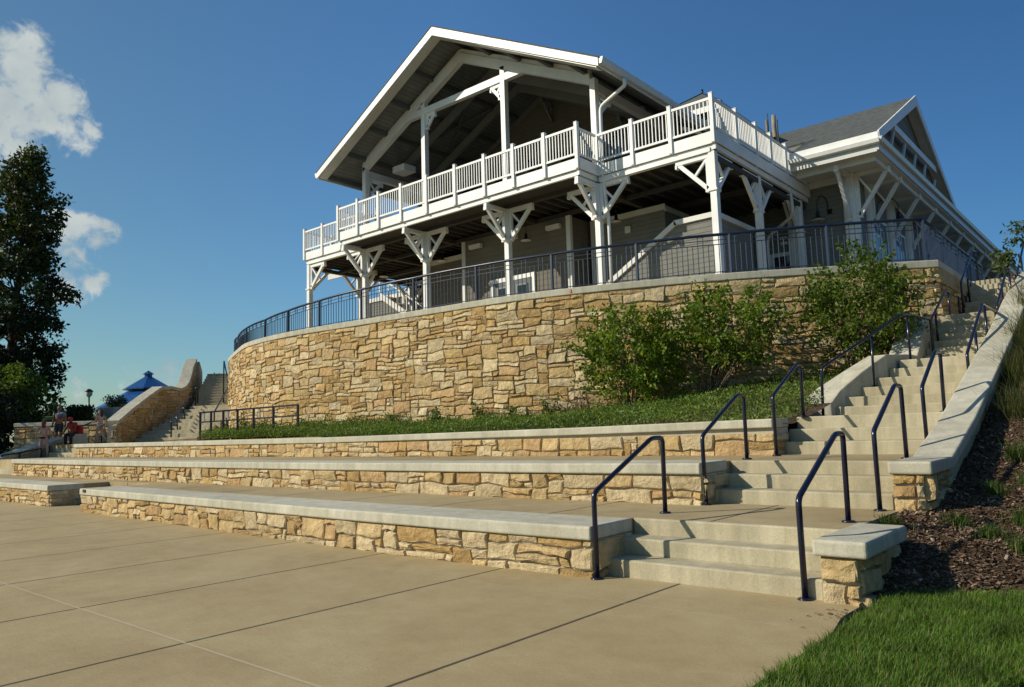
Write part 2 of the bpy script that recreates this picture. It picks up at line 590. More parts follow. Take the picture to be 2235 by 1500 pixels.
M['grass'] = leaf_mat('grass_blade', 0.3, 0.55)
M['bark'] = attr_mat('bark', 0.95, 14, 0.4, 30, 0.8, 0.03)
M['mulch'] = attr_mat('mulch_chip', 0.95, 18, 0.45, 40, 0.9, 0.03)
M['wood'] = simple('weathered_timber', (0.22, 0.17, 0.12), 0.85)
M['greenpost'] = simple('teal_post_paint', (0.01, 0.09, 0.08), 0.4)

def soil_mat(name, stops, s1=2.0, s2=30):
    m, nt, b = newmat(name)
    p = world_pos(nt)
    n1 = noise_tex(nt, s1, 6, 0.7, p)
    n2 = noise_tex(nt, s2, 6, 0.75, p, 0.5)
    f = math_node(nt, 'ADD', math_node(nt, 'MULTIPLY', n1, 0.4), math_node(nt, 'MULTIPLY', n2, 0.6))
    nt.links.new(ramp(nt, f, stops), b.inputs['Base Color'])
    b.inputs['Roughness'].default_value = 1.0
    b.inputs['Specular IOR Level'].default_value = 0.1
    bump(nt, b, n2, 1.0, 0.03)
    return m
M['soil'] = soil_mat('mulch_soil', [(0.38, (0.06, 0.038, 0.022)), (0.52, (0.13, 0.085, 0.052)), (0.66, (0.24, 0.17, 0.11))], 2.0, 45)
M['turf'] = soil_mat('turf_soil', [(0.36, (0.018, 0.03, 0.008)), (0.52, (0.035, 0.062, 0.014)), (0.68, (0.07, 0.10, 0.025))], 1.2, 40)
M['farground'] = soil_mat('far_turf', [(0.36, (0.03, 0.05, 0.015)), (0.52, (0.055, 0.085, 0.022)), (0.68, (0.09, 0.12, 0.035))], 0.2, 4)

# ------------------------------------------------------------------ stonework
class Path:
    def __init__(s, pts, smooth=False, step=0.4):
        pts = [Vector((p[0], p[1])) for p in pts]
        if smooth:
            q = []
            n = len(pts)
            for i in range(n - 1):
                p0 = pts[max(0, i - 1)]; p1 = pts[i]; p2 = pts[i + 1]; p3 = pts[min(n - 1, i + 2)]
                k = max(2, int((p2 - p1).length / step))
                for j in range(k):
                    t = j / k
                    q.append(0.5 * ((2 * p1) + (p2 - p0) * t + (2 * p0 - 5 * p1 + 4 * p2 - p3) * t * t + (3 * p1 - p0 - 3 * p2 + p3) * t ** 3))
            q.append(pts[-1]); pts = q
        s.p = pts
        s.s = [0.0]
        for a, b in zip(pts[:-1], pts[1:]):
            s.s.append(s.s[-1] + (b - a).length)
        s.L = s.s[-1]
        s.n = []
        for i in range(len(pts)):
            a = pts[max(0, i - 1)]; b = pts[min(len(pts) - 1, i + 1)]
            d = (b - a).normalized()
            s.n.append(Vector((d.y, -d.x)))
    def at(s, t):
        t = min(max(t, 0.0), s.L)
        lo = 0; hi = len(s.s) - 1
        while hi - lo > 1:
            m = (lo + hi) // 2
            if s.s[m] <= t: lo = m
            else: hi = m
        k = (t - s.s[lo]) / max(1e-9, s.s[hi] - s.s[lo])
        return s.p[lo].lerp(s.p[hi], k), s.n[lo].lerp(s.n[hi], k).normalized()

STONE_COLS = [(0.60, 0.43, 0.200), (0.66, 0.50, 0.265), (0.54, 0.365, 0.150), (0.68, 0.545, 0.320), (0.62, 0.455, 0.225),
              (0.58, 0.42, 0.21), (0.64, 0.51, 0.30), (0.50, 0.335, 0.14), (0.60, 0.48, 0.29), (0.70, 0.56, 0.34), (0.57, 0.385, 0.19), (0.63, 0.46, 0.23), (0.55, 0.36, 0.165)]
SIZES = [((1, 1), 1), ((2, 1), 9), ((3, 1), 11), ((4, 1), 7), ((2, 2), 9), ((3, 2), 11), ((4, 2), 7), ((1, 2), 1), ((5, 2), 3), ((3, 3), 1), ((4, 3), 1), ((5, 1), 4)]

def stones(mb, path, zb, zt, cw, ch, seed, relief=0.03, gap=0.010, amp=0.035, tone=1.0):
    rng = random.Random(seed)
    zbf = zb if callable(zb) else (lambda s: zb)
    nx = max(1, round(path.L / cw)); cw = path.L / nx
    zlow = min(zbf(path.L * i / 20) for i in range(21))
    nz = max(1, math.ceil((zt - zlow) / ch - 0.25))
    if not callable(zb): ch = (zt - zlow) / nz
    occ = [[False] * nx for _ in range(nz)]
    sz = [q for q, w in SIZES for _ in range(w)]
    def warp(i, j):
        s = i * cw; z = zt - j * ch
        v = noise.noise_vector(Vector((s * 1.15 / max(cw * 4, .3), z * 1.15 / max(ch * 4, .3), seed * 7.3)))
        w = noise.noise_vector(Vector((s * 3.1 / max(cw * 4, .3), z * 3.1 / max(ch * 4, .3), seed * 3.1 + 40)))
        ds = (v.x + 0.6 * w.x) * amp * 1.0; dz = (v.y + 0.6 * w.y) * amp
        if i == 0 or i == nx: ds = 0
        if j == 0: dz = 0
        return s + ds, z + dz
    for j in range(nz):
        for i in range(nx):
            if occ[j][i]: continue
            for _ in range(12):
                w, h = rng.choice(sz)
                if i + w <= nx and j + h <= nz and not any(occ[j + b][i + a] for a in range(w) for b in range(h)):
                    break
            else:
                w = h = 1
            for a in range(w):
                for b in range(h): occ[j + b][i + a] = True
            if zt - j * ch < zbf((i + w / 2) * cw) - 0.05: continue
            P = [warp(i + a, j) for a in range(w)] + [warp(i + w, j + b) for b in range(h)] + \
                [warp(i + w - a, j + h) for a in range(w)] + [warp(i, j + h - b) for b in range(h)]
            if w == 1 or h == 1:   # give short edges a middle point
                Q = []
                for k in range(len(P)):
                    a = P[k]; b = P[(k + 1) % len(P)]
                    Q += [a, ((a[0] + b[0]) / 2 + rng.uniform(-.3, .3) * gap, (a[1] + b[1]) / 2 + rng.uniform(-.4, .4) * gap)]
                P = Q
            cs = sum(p[0] for p in P) / len(P); cz = sum(p[1] for p in P) / len(P)
            base = rng.choice(STONE_COLS)
            k = rng.uniform(0.86, 1.10) * tone
            mb.cur = tuple(min(0.9, c * k) for c in base)
            rl = relief * rng.uniform(0.7, 1.35)
            bev = min(0.020, cw * w * 0.12, ch * h * 0.15)
            rings = []
            tilt = (rng.uniform(-.5, .5), rng.uniform(-.5, .5))
            hw = cw * w / 2; hh = ch * h / 2
            for inset, dep in ((gap, -0.012), (gap + bev * 0.35, rl * 0.72), (gap + bev, rl)):
                rg = []
                for (s_, z_) in P:
                    ds = s_ - cs; dz = z_ - cz
                    s2 = cs + math.copysign(max(0, abs(ds) - inset), ds)
                    z2 = cz + math.copysign(max(0, abs(dz) - inset), dz)
                    dd = dep
                    if dep > 0:
                        dd = dep * (1 + tilt[0] * ds / hw + tilt[1] * dz / hh) + rng.uniform(-.30, .22) * rl
                    p, n = path.at(s2)
                    rg.append((p.x + n.x * dd, p.y + n.y * dd, z2))
                rings.append(rg)
            p, n = path.at(cs)
            dd = rl * rng.uniform(0.85, 1.5)
            vs = [v for r in rings for v in r] + [(p.x + n.x * dd, p.y + n.y * dd, cz)]
            m = len(P)
            fs = []
            for r in range(2):
                for q in range(m):
                    q2 = (q + 1) % m
                    fs.append((r * m + q2, r * m + q, (r + 1) * m + q, (r + 1) * m + q2))
            for q in range(m):
                fs.append((2 * m + (q + 1) % m, 2 * m + q, 3 * m))
            mb.add(vs, fs)

def ribbon(mb, path, o0, o1, z0, z1):
    """solid strip: from offset o0 (outward +) to o1, heights z0..z1 (numbers or functions of s)"""
    f0 = z0 if callable(z0) else (lambda s: z0)
    f1 = z1 if callable(z1) else (lambda s: z1)
    vs = []; fs = []
    for p, n, s in zip(path.p, path.n, path.s):
        for o, z in ((o0, f0(s)), (o0, f1(s)), (o1, f1(s)), (o1, f0(s))):
            vs.append((p.x + n.x * o, p.y + n.y * o, z))
    k = len(path.p)
    for i in range(k - 1):
        for a in range(4):
            b = (a + 1) % 4
            fs.append((i * 4 + a, i * 4 + b, i * 4 + 4 + b, i * 4 + 4 + a))
    fs.append((3, 2, 1, 0)); fs.append(((k - 1) * 4, (k - 1) * 4 + 1, (k - 1) * 4 + 2, (k - 1) * 4 + 3))
    mb.add(vs, fs)

# ------------------------------------------------------------------ ground and paving
def lerp_tab(tab, y):
    if y <= tab[0][0]: return tab[0][1]
    for (a, b), (c, d) in zip(tab[:-1], tab[1:]):
        if y <= c: return b + (d - b) * (y - a) / (c - a)
    return tab[-1][1]

m = MB(); m.box(-1200, 1200, -900, 1500, -1.2, -0.06)
m.build('ground', M['farground'], kind='structure')
m = MB(); m.plan([(-60, -30), (-1.70, -30), (-1.70, 4.9), (-1.80, 5.45), (-1.78, 6.2), (-2.03, 6.5), (-60, 6.7)], -0.055, 0.0)
m.build('plaza', M['plaza'], kind='structure')
m = MB(); m.plan([(-60, 6.35), (-18.5, 6.35), (-18.5, 7.32), (-16.35, 7.32), (-16.35, 6.3), (-4.02, 6.3), (-4.02, 6.44), (-2.04, 6.44), (-2.04, 8.12), (-60, 8.3)], -0.05, 0.446)
m.build('lower_terrace', M['terrace'], kind='structure')
m = MB(); m.plan([(-60, 8.2), (-4.02, 8.2), (-4.02, 8.66), (-2.06, 8.66), (-2.06, 10.5), (-60, 10.7)], 0.3, 0.888)
m.build('middle_terrace', M['terrace'], kind='structure')
m = MB(); m.plan([(-33, 10.62), (-15, 10.62), (-18, 12.5), (-24.5, 13.1), (-28, 15.4), (-30.0, 16.4), (-32.6, 13.3)], 0.8, 1.325)
m.build('upper_walk', M['terrace'], kind='structure')

WALL = Path([(-36.5, 21.2), (-33.6, 19.2), (-32.5, 18.4), (-31.6, 17.6), (-30.77, 16.95), (-29.88, 16.5), (-28.86, 16.04), (-26.69, 15.11), (-24.86, 14.43),
             (-22.57, 14.08), (-20.63, 14.06), (-18.15, 14.23), (-15.43, 14.40), (-12.53, 14.64), (-10.1, 15.23), (-7.51, 16.25),
             (-5.68, 17.28), (-3.94, 18.33), (-3.47, 18.63)], smooth=True)
WALL_R = Path([(-3.47, 18.63), (-3.46, 22.4), (-3.46, 26.0)])
CAP_Z = 4.80
def wall_y(x):
    for a, b in zip(WALL.p[:-1], WALL.p[1:]):
        if a.x <= x <= b.x and b.x > a.x:
            return a.y + (b.y - a.y) * (x - a.x) / (b.x - a.x)
    return 18.6 if x > -3.5 else 21.0

m = MB()
m.plan([(p.x, p.y + 0.05) for p in WALL.p[2:]] + [(-3.55, 60), (-60, 60), (-60, 30), (-37.4, 20.9)], 4.3, 4.72)
m.build('upper_terrace', M['terrace'], kind='structure')

def bed_edge(y):
    return -4.12 if y < 12.6 else (-4.45 if y < 12.9 else min(-3.8, -4.5 + 0.5 * (y - 12.9)))
def bed_h(x, y):
    wy = wall_y(x)
    t = max(0.0, min(1.0, (y - 10.8) / max(1.0, wy - 10.8)))
    rise = 0.22 + max(0, x + 11.0) * 0.155
    z = 1.30 + t * rise
    if x > -4.5: z += 0.0
    if x < -17: z = 1.29 + t * 0.16
    return z + 0.03 * noise.noise(Vector((x * 1.3, y * 1.3, 0)))
def heightfield(name, xs, ys, fn, mat, keep=None, **kw):
    V = np.array([(x, y, fn(x, y)) for y in ys for x in xs])
    nx = len(xs)
    F = np.array([(j * nx + i, j * nx + i + 1, (j + 1) * nx + i + 1, (j + 1) * nx + i) for j in range(len(ys) - 1) for i in range(nx - 1)
                  if keep is None or keep((xs[i] + xs[i + 1]) / 2, (ys[j] + ys[j + 1]) / 2)])
    return cloud_mesh(name, V, F, np.full((len(V), 3), 0.1), mat, smooth=True, **kw)
heightfield('planting_bed', np.linspace(-29, -3.4, 160), np.linspace(10.5, 18.9, 60), bed_h, M['soil'],
            keep=lambda x, y: y < wall_y(x) + 0.4 and x < bed_edge(y) and (x > -15.2 or y > 12.4 or x > -18 and y > 11.8), kind='structure')

HP = [(5.55, -0.09), (6.0, 0.0), (6.9, 0.27), (8.0, 0.44), (9.0, 0.62), (10.3, 0.98), (12.4, 1.70), (14.6, 2.48), (16.5, 3.35), (20, 4.5), (26, 5.0), (70, 5.2)]
def hill_h(x, y):
    dx = x + 1.72
    k = max(0.0, min(1.0, (12.5 - y) / 5))
    ye = y - 0.75 * dx * k
    z = lerp_tab(HP, ye)
    if dx > 0: z += 0.16 * dx * max(0.0, min(1.0, (y - 9) / 4))
    return z + (0.035 * noise.noise(Vector((x * 1.7, y * 1.7, 3))) + 0.012 * noise.noise(Vector((x * 6, y * 6, 3))) if y > 6 else 0)
heightfield('mulch_slope', np.r_[np.linspace(-1.98, 2, 56), np.linspace(2.4, 30, 24)], np.r_[np.linspace(5.6, 12, 70), np.linspace(12.4, 26, 40), np.linspace(28, 80, 12)], hill_h, M['soil'],
            keep=lambda x, y: x > -1.80 or y > 6.9, kind='structure')
def lawn_bound(x): return 6.02 + (x + 1.75) * 0.66
def lawn_h(x, y):
    return max(0.012 + 0.035 * (0.5 + 0.5 * noise.noise(Vector((x * 1.1, y * 1.1, 8)))) * min(1, max(0, (x + 1.72) * 3)), (hill_h(x, y) + 0.012) if y > 5.6 else -1)
heightfield('lawn', np.r_[np.linspace(-1.70, 1.5, 50), np.linspace(1.8, 30, 20)], np.r_[np.linspace(-25, 1, 20), np.linspace(1.3, 9, 80), np.linspace(9.5, 26, 20)], lawn_h, M['turf'],
            keep=lambda x, y: y < lawn_bound(x) and (x > -1.70 or y < 5.2), kind='structure')
# grassy rise behind the left-hand wall
def mound_h(x, y):
    d = math.hypot(x + 33, y - 12)
    return 2.12 + min(1.2, d * 0.045) + 0.1 * noise.noise(Vector((x * 0.3, y * 0.3, 2)))
heightfield('grass_slope', np.linspace(-110, -33.0, 60), np.linspace(11.9, 70, 40), mound_h, M['farground'],
            keep=lambda x, y: (y > 13.2 and x < -33.2 - max(0, y - 13.2) * 0.85) or (x < -38 and y < 13.2), kind='structure')

# ------------------------------------------------------------------ seat walls
def seat_wall(name, label, pts, ztop, zbase, depth, seed, ends=(True, True), caph=0.125, tone=1.0):
    ctr = pts[len(pts) // 2]
    zt = ztop if callable(ztop) else (lambda s: ztop)
    t = thing(name, label, 'seat wall', (ctr[0], ctr[1], zbase), 'stone seat walls stepping up from the plaza')
    P = Path(pts, smooth=True, step=0.8)
    inn = Path([(p.x - n.x * 0.055, p.y - n.y * 0.055) for p, n in zip(P.p, P.n)])
    core = MB(); ribbon(core, inn, -0.012, -depth + 0.1, zbase - 0.1, lambda s: zt(s) - caph - 0.002)
    core.build('wall_core', M['mortar'], t)
    st = MB()
    zc = min(zt(0), zt(P.L * .5), zt(P.L)) - caph
    stones(st, inn, zbase - 0.02, zc + 0.004, 0.125, 0.104, seed, 0.026, 0.007, 0.040, tone)
    a = inn.p[-1]; b = inn.p[0]
    if ends[1]: stones(st, Path([(a.x, a.y), (a.x, a.y + depth - 0.12)]), zbase - 0.02, zc + 0.004, 0.13, 0.104, seed + 1, 0.026, 0.008, 0.025, tone)
    if ends[0]: stones(st, Path([(b.x, b.y + depth - 0.12), (b.x, b.y)]), zbase - 0.02, zc + 0.004, 0.13, 0.104, seed + 2, 0.026, 0.008, 0.025, tone)
    st.build('stone_face', M['stone'], t)
    cp = MB(); ribbon(cp, P, 0.0, -depth, lambda s: zt(s) - caph, zt)
    cp.build('coping', M['coping'], t, bevel=0.022, seg=3)
    return t
def ztab(tab, pts):
    x0 = pts[0][0]; x1 = pts[-1][0]
    return lambda s: lerp_tab(tab, x0 + s)
B1 = [(-16.42, 5.94), (-12.2, 5.80), (-8.0, 5.645), (-5.5, 5.62), (-3.98, 5.65)]
seat_wall('seat_wall', 'lowest long stone seat wall ending beside the bottom three steps', B1, 0.452, 0.0, 0.74, 11)
seat_wall('seat_wall', 'short stone seat wall across the gap at the far left of the plaza', [(-34, 6.3), (-26, 6.2), (-18.5, 6.05)], 0.452, 0.0, 0.74, 21)
B2 = [(-27.0, 7.80), (-18, 7.72), (-10.5, 7.66), (-6, 7.68), (-3.95, 7.74)]
seat_wall('seat_wall', 'middle stone seat wall, second tier up from the plaza', B2, ztab([(-27, .925), (-16.8, .892), (-10.9, .89), (-5.7, .90), (-3.9, .906)], B2), 0.44, 0.76, 31)
B3 = [(-28.6, 10.10), (-18, 10.08), (-10, 10.08), (-6, 10.10), (-4.06, 10.13)]
seat_wall('seat_wall', 'top stone seat wall with green ground cover growing behind it', B3, ztab([(-28.6, 1.335), (-19.9, 1.315), (-14.3, 1.308), (-7.5, 1.345), (-4.1, 1.384)], B3), 0.885, 0.62, 41)

# ------------------------------------------------------------------ curved retaining wall
t = thing('retaining_wall', 'tall curved tan stone retaining wall with concrete cap below the blue railing', 'retaining wall', (-18, 14.3, 1.3))
inn = Path([(p.x - n.x * 0.06, p.y - n.y * 0.06) for p, n in zip(WALL.p, WALL.n)])
core = MB(); ribbon(core, inn, -0.014, -0.5, 0.9, CAP_Z - 0.172)
core.box(-4.0, -3.545, 18.7, 26.0, 1.5, CAP_Z - 0.172)
core.build('wall_core', M['mortar'], t)
st = MB()
def wb(s):
    p, n = inn.at(s)
    return bed_h(p.x, p.y - 0.1) - 0.25 if p.x > -29 else 1.2
stones(st, inn, wb, CAP_Z - 0.17, 0.165, 0.118, 5, 0.036, 0.008, 0.058)
innR = Path([(-3.53, 18.69), (-3.53, 26.0)])
stones(st, innR, 2.9, CAP_Z - 0.17, 0.165, 0.118, 6, 0.036, 0.008, 0.058)
st.build('stone_face', M['stone'], t)
cp = MB()
capP = Path([(p.x, p.y) for p in WALL.p] )
ribbon(cp, capP, 0.0, -0.55, CAP_Z - 0.17, CAP_Z)
cp.build('coping', M['coping'], t, bevel=0.02)
cp = MB(); cp.plan([(-3.47, 18.63), (-3.46, 26), (-4.0, 26), (-4.0, 19.05)], CAP_Z - 0.168, CAP_Z - 0.003)
cp.build('coping', M['coping'], t, bevel=0.02)
m = MB()
pc, nc = WALL.at(0)
for s in np.linspace(0, WALL.L, 400):
    p, n = WALL.at(s)
    if p.x > -10.95: break
m.beam((p.x + n.x * 0.001 - .035, p.y + n.y * 0.002, 4.715), (p.x + n.x * 0.001 + .035, p.y + n.y * 0.002 , 4.715), 0.006, 0.09)
m.build('sticker', simple('red_sticker', (0.62, 0.10, 0.07), 0.5), t, label='small red sticker on the wall cap')

# ------------------------------------------------------------------ right-hand stairs
SG = 'flights of the right-hand concrete stairs'
def flight(label, steps, name='stair_flight', group=SG, treadx=None):
    """steps: list of (xl, xr, y0, y1, z0, z1)"""
    a = steps[0]
    m = MB()
    for xl, xr, y0, y1, z0, z1 in steps:
        m.box(xl, xr, y0, y1, z0, z1)
    return m.build(name, M['step'], None, bevel=0.016, seg=2, label=label, cat='stairs', group=group)
XR = -2.05
flight('bottom flight of three pale concrete steps rising from the plaza', [(-4.02, XR, 5.88, 6.47, -0.05, 0.15), (-4.02, XR, 6.16, 6.475, 0.14, 0.30), (-4.02, XR, 6.43, 6.48, 0.28, 0.450)])
flight('second flight of three concrete steps beside the middle seat wall', [(-4.0, XR, 8.10, 8.70, 0.40, 0.598), (-4.0, XR, 8.39, 8.705, 0.58, 0.748), (-4.0, XR, 8.65, 8.71, 0.72, 0.892)])
flight('third flight of concrete steps ending level with the top seat wall', [(-4.1, XR, 10.45, 13.2, 0.85, 1.06), (-4.08, XR, 10.75, 13.21, 1.05, 1.23), (-4.06, XR, 11.03, 13.22, 1.21, 1.402), (-4.45, -4.03, 11.6, 13.23, 1.1, 1.398)])
xl4 = [-4.39, -4.11, -3.89, -3.71, -3.58, -3.48]
st4 = []
for k in range(6):
    y = 13.05 + 0.3 * k
    st4.append((xl4[k], XR, y, 16.3 - 0.001 * k, 1.35 + 0.16 * k, 1.40 + 0.16 * (k + 1)))
flight('fourth flight of six wide concrete steps narrowing beside the shrubs', st4)
st5 = []
for k in range(7):
    y = 16.1 + 0.28 * k
    st5.append((-3.42 - 0.001 * k, XR, y, 20.6 - 0.001 * k, 2.2 + 0.155 * k, 2.36 + 0.156 * (k + 1)))
flight('fifth flight of concrete steps dappled with shade by the wall corner', st5)
st6 = []
for k in range(8):
    y = 20.2 + 0.26 * k
    st6.append((-3.44, XR + 0.001 * k, y, 30 - 0.001 * k, 3.3 + 0.16 * k, 3.452 + 0.162 * (k + 1)))
flight('top flight of concrete steps striped by shadows of the blue railing', st6)

# low concrete cheek wall on the planted side of the fourth flight
m = MB()
ci = [(-4.17, 12.93, 1.61), (-4.10, 13.3, 1.86), (-3.86, 13.72, 2.16), (-3.60, 14.2, 2.45), (-3.44, 15.2, 2.50)]
co = [(-4.70, 12.80, 1.60), (-4.55, 13.42, 1.90), (-4.25, 13.95, 2.20), (-3.98, 14.5, 2.47), (-3.86, 15.4, 2.51)]
vs = []; fs = []
for a, b in zip(ci, co):
    vs += [(a[0], a[1], 1.0), (a[0], a[1], a[2]), (b[0], b[1], b[2]), (b[0], b[1], 1.0)]
for i in range(4):
    for k in range(4):
        q = (k + 1) % 4
        fs.append((i * 4 + k, i * 4 + q, i * 4 + 4 + q, i * 4 + 4 + k))
fs += [(3, 2, 1, 0), (16, 17, 18, 19)]
m.add(vs, fs)
m.prism([(-3.95, 15.25, 1.5), (-3.425, 15.25, 1.5), (-3.425, 18.7, 1.5), (-3.95, 18.7, 1.5)], (0, 0, 1.0))
m.prism([(-3.95, 15.55, 2.4), (-3.95, 18.7, 2.4), (-3.95, 18.7, 3.4), (-3.95, 16.9, 3.36)], (0.522, 0, 0))
m.build('cheek_wall', M['coping'], None, bevel=0.02, label='low pale concrete cheek wall between shrubs and the fourth flight', cat='cheek wall')

# stone piers and the long sloping cheek wall on the right
def pier(label, x0, x1, y0, y1, zb, zt, seed):
    t = thing('stone_pier', label, 'pier', ((x0 + x1) / 2, (y0 + y1) / 2, zb), 'stone end piers beside the steps')
    core = MB(); core.box(x0 + .014, x1 - .014, y0 + .014, y1, zb - .15, zt - 0.122)
    core.build('wall_core', M['mortar'], t)
    st = MB()
    stones(st, Path([(x0, y0), (x1, y0)]), zb - 0.05, zt - 0.12, 0.098, 0.115, seed, 0.035, 0.008, 0.035, 1.0)
    stones(st, Path([(x1, y0), (x1, y1)]), zb - 0.05, zt - 0.12, 0.12, 0.10, seed + 1, 0.035, 0.008, 0.035, 1.0)
    st.build('stone_face', M['stone'], t)
    return t
t = pier('near low stone pier with a thick concrete slab, at the foot of the steps', -2.06, -1.775, 5.86, 6.84, 0.0, 0.455, 61)
m = MB(); m.box(-2.09, -1.70, 5.79, 6.90, 0.333, 0.455); m.build('coping', M['coping'], t, bevel=0.024, seg=3)

t = pier('farther stone pier at the start of the long sloping cheek wall', -2.07, -1.775, 8.0, 8.9, 0.42, 0.92, 67)
m = MB()
prof = [(7.95, 0.92), (8.90, 0.925), (10.31, 1.31), (12.43, 2.02), (14.6, 2.76), (16.49, 3.48), (19.0, 4.3), (22.5, 5.0), (28, 5.05)]
vs = []; fs = []
for y, z in prof:
    vs += [(-2.09, y, z - 0.125), (-2.09, y, z), (-1.70, y, z), (-1.70, y, z - 0.125)]
for i in range(len(prof) - 1):
    for k in range(4):
        q = (k + 1) % 4
        fs.append((i * 4 + k, i * 4 + q, i * 4 + 4 + q, i * 4 + 4 + k))
n = len(prof) * 4
fs += [(3, 2, 1, 0), (n - 4, n - 3, n - 2, n - 1)]
m.add(vs, fs)
m.build('coping', M['coping'], t, bevel=0.024, seg=3)
m = MB()
m.prism([(-2.04, y, z - 0.13) for y, z in prof[1:]] + [(-2.04, 28, 0), (-2.04, 8.9, 0)], (0.28, 0, 0))
m.build('cheek', M['step'], t)

# ------------------------------------------------------------------ small flights at the left ends of the tiers
LG = 'small flights at the left ends of the seat walls'
flight('little concrete steps filling the gap between the two lowest seat walls', [(-18.44, -16.5, 6.80, 7.38, -0.05, 0.15), (-18.44, -16.5, 7.08, 7.385, 0.14, 0.30), (-18.44, -16.5, 7.34, 7.39, 0.28, 0.45)], group=LG)
flight('concrete steps at the far left end of the middle seat wall', [(-30.9, -27.1, 8.0, 8.6, 0.4, 0.60), (-30.9, -27.1, 8.28, 8.605, 0.59, 0.75), (-30.9, -27.1, 8.56, 8.61, 0.7, 0.892)], group=LG)
flight('concrete steps at the left end of the top seat wall near the people', [(-31.6, -28.7, 10.25, 10.85, 0.85, 1.04), (-31.6, -28.7, 10.53, 10.86, 1.03, 1.19), (-31.6, -28.7, 10.8, 10.87, 1.15, 1.33)], group=LG)

# left curved stairs beside the wall: nose lines L -> R
LOW = [(a, (a[0] + 3.05, a[1] + 1.15)) for a in ((-32.29, 13.45), (-32.41, 13.75), (-32.53, 14.05), (-32.65, 14.35), (-32.76, 14.65), (-32.86, 14.96), (-32.97, 15.28), (-33.07, 15.59), (-33.16, 15.91), (-33.25, 16.23), (-33.34, 16.56))]
UP = [((-34.42, 17.21), (-33.1, 18.4)), ((-34.67, 17.39), (-33.4, 18.56)), ((-34.91, 17.58), (-33.7, 18.74)), ((-35.16, 17.77), (-34.0, 18.92)), ((-35.41, 17.96), (-34.3, 19.1)), ((-35.66, 18.15), (-34.55, 19.25)),
      ((-35.90, 18.34), (-34.85, 19.4)), ((-36.15, 18.53), (-35.1, 19.55)), ((-36.39, 18.72), (-35.4, 19.75)), ((-36.63, 18.91), (-35.7, 19.9)), ((-36.87, 19.11), (-35.95, 20.05)), ((-37.12, 19.30), (-36.2, 20.2))]
def fan(label, lines, z0, rise, last):
    m = MB()
    for k in range(len(lines)):
        a, b = lines[k]; c, d = last
        m.plan([a, b, d, c], z0 + rise * k - 0.3, z0 + rise * (k + 1) - 0.002 * 0)
    return m.build('stair_flight', M['step'], None, bevel=0.014, label=label, cat='stairs', group='flights of the left-hand curving stairs')
fan('lower flight of the left-hand stairs, half in shade below the landing', LOW[1:], 1.33, 0.155, ((-34.7, 17.4), (-33.2, 18.55)))
fan('upper shaded flight of the left-hand stairs climbing beside the curved wall', UP, 2.90, 0.152, ((-38.4, 20.4), (-37.2, 21.6)))

# stone cheek wall with swooping coping on the left of those stairs
t = thing('cheek_wall', 'stone cheek wall with swooping concrete coping left of the far stairs', 'cheek wall', (-32.5, 13.0, 1.3))
CI = [(-31.86, 12.92, 2.24), (-32.7, 13.85, 2.80), (-33.55, 14.85, 3.35), (-34.30, 15.75, 3.82), (-34.50, 16.25, 3.86), (-34.62, 16.80, 3.78), (-35.0, 17.2, 3.92), (-35.5, 17.6, 4.18), (-36.1, 18.0, 4.56), (-36.75, 18.4, 5.02), (-37.48, 18.95, 5.52)]
Pc = Path([(a, b) for a, b, c in CI])
zc = [c for a, b, c in CI]
vs = []; fs = []; vs2 = []; fs2 = []
for i, (p, n) in enumerate(zip(Pc.p, Pc.n)):
    n = -n  # to the left of travel
    z = zc[i]
    q = p + n * 0.52
    for v, zz in ((p, z - 0.16), (p, z), (q, z), (q, z - 0.16)): vs.append((v.x, v.y, zz))
    p2 = p + n * 0.06; q2 = p + n * 0.46
    for v, zz in ((p2, 0.9), (p2, z - 0.155), (q2, z - 0.155), (q2, 0.9)): vs2.append((v.x, v.y, zz))
k = len(CI)
for i in range(k - 1):
    for a in range(4):
        b = (a + 1) % 4
        fs.append((i * 4 + a, i * 4 + b, i * 4 + 4 + b, i * 4 + 4 + a))
fs += [(3, 2, 1, 0), (4 * k - 4, 4 * k - 3, 4 * k - 2, 4 * k - 1)]
cp = MB(); cp.add(vs, fs); cp.build('coping', M['coping'], t, bevel=0.02)
co = MB(); co.add(vs2, fs); co.prism([(-37.42, 19.05, 3.0), (-37.42, 19.05, 5.36), (-37.9, 19.45, 4.9), (-38.0, 19.55, 3.0)], (-.3, -.35, 0))
co.build('wall_core', M['mortar'], t)
st = MB()
face = Path([(p.x + n.x * 0.0 - n.x * 0.06 , p.y - n.y * 0.06) for p, n in zip(Pc.p, Pc.n)])
def stones_under(st, face, ztops, zb, cw, ch, seed):
    # regular stones filtered below a sloping top
    tmp = MB(); stones(tmp, face, zb, max(ztops), cw, ch, seed, 0.035, 0.011, 0.045)
    def ztop(x, y):
        best = min(range(len(face.p) - 1), key=lambda i: ((face.p[i] + face.p[i + 1]) / 2 - Vector((x, y))).length)
        a, b = face.p[best], face.p[best + 1]
        tt = max(0, min(1, (Vector((x, y)) - a).dot(b - a) / max(1e-6, (b - a).length_squared)))
        return ztops[best] + (ztops[best + 1] - ztops[best]) * tt
    keepv = [v[2] <= ztop(v[0], v[1]) - 0.10 for v in tmp.v]
    mp = {}
    for f in tmp.f:
        if all(keepv[i] for i in f):
            for i in f:
                if i not in mp:
                    mp[i] = len(st.v); st.v.append(tmp.v[i]); st.c.append(tmp.c[i])
            st.f.append(tuple(mp[i] for i in f)); st.sm.append(False)
stones_under(st, face, zc, 1.25, 0.17, 0.125, 71)
stones(st, Path([(-32.42, 12.62), (-31.88, 12.86)]), 1.25, 2.09, 0.14, 0.125, 72, 0.04, 0.011, 0.04)
st.cur = (.30, .25, .17)
st.build('stone_face', M['stone'], t)
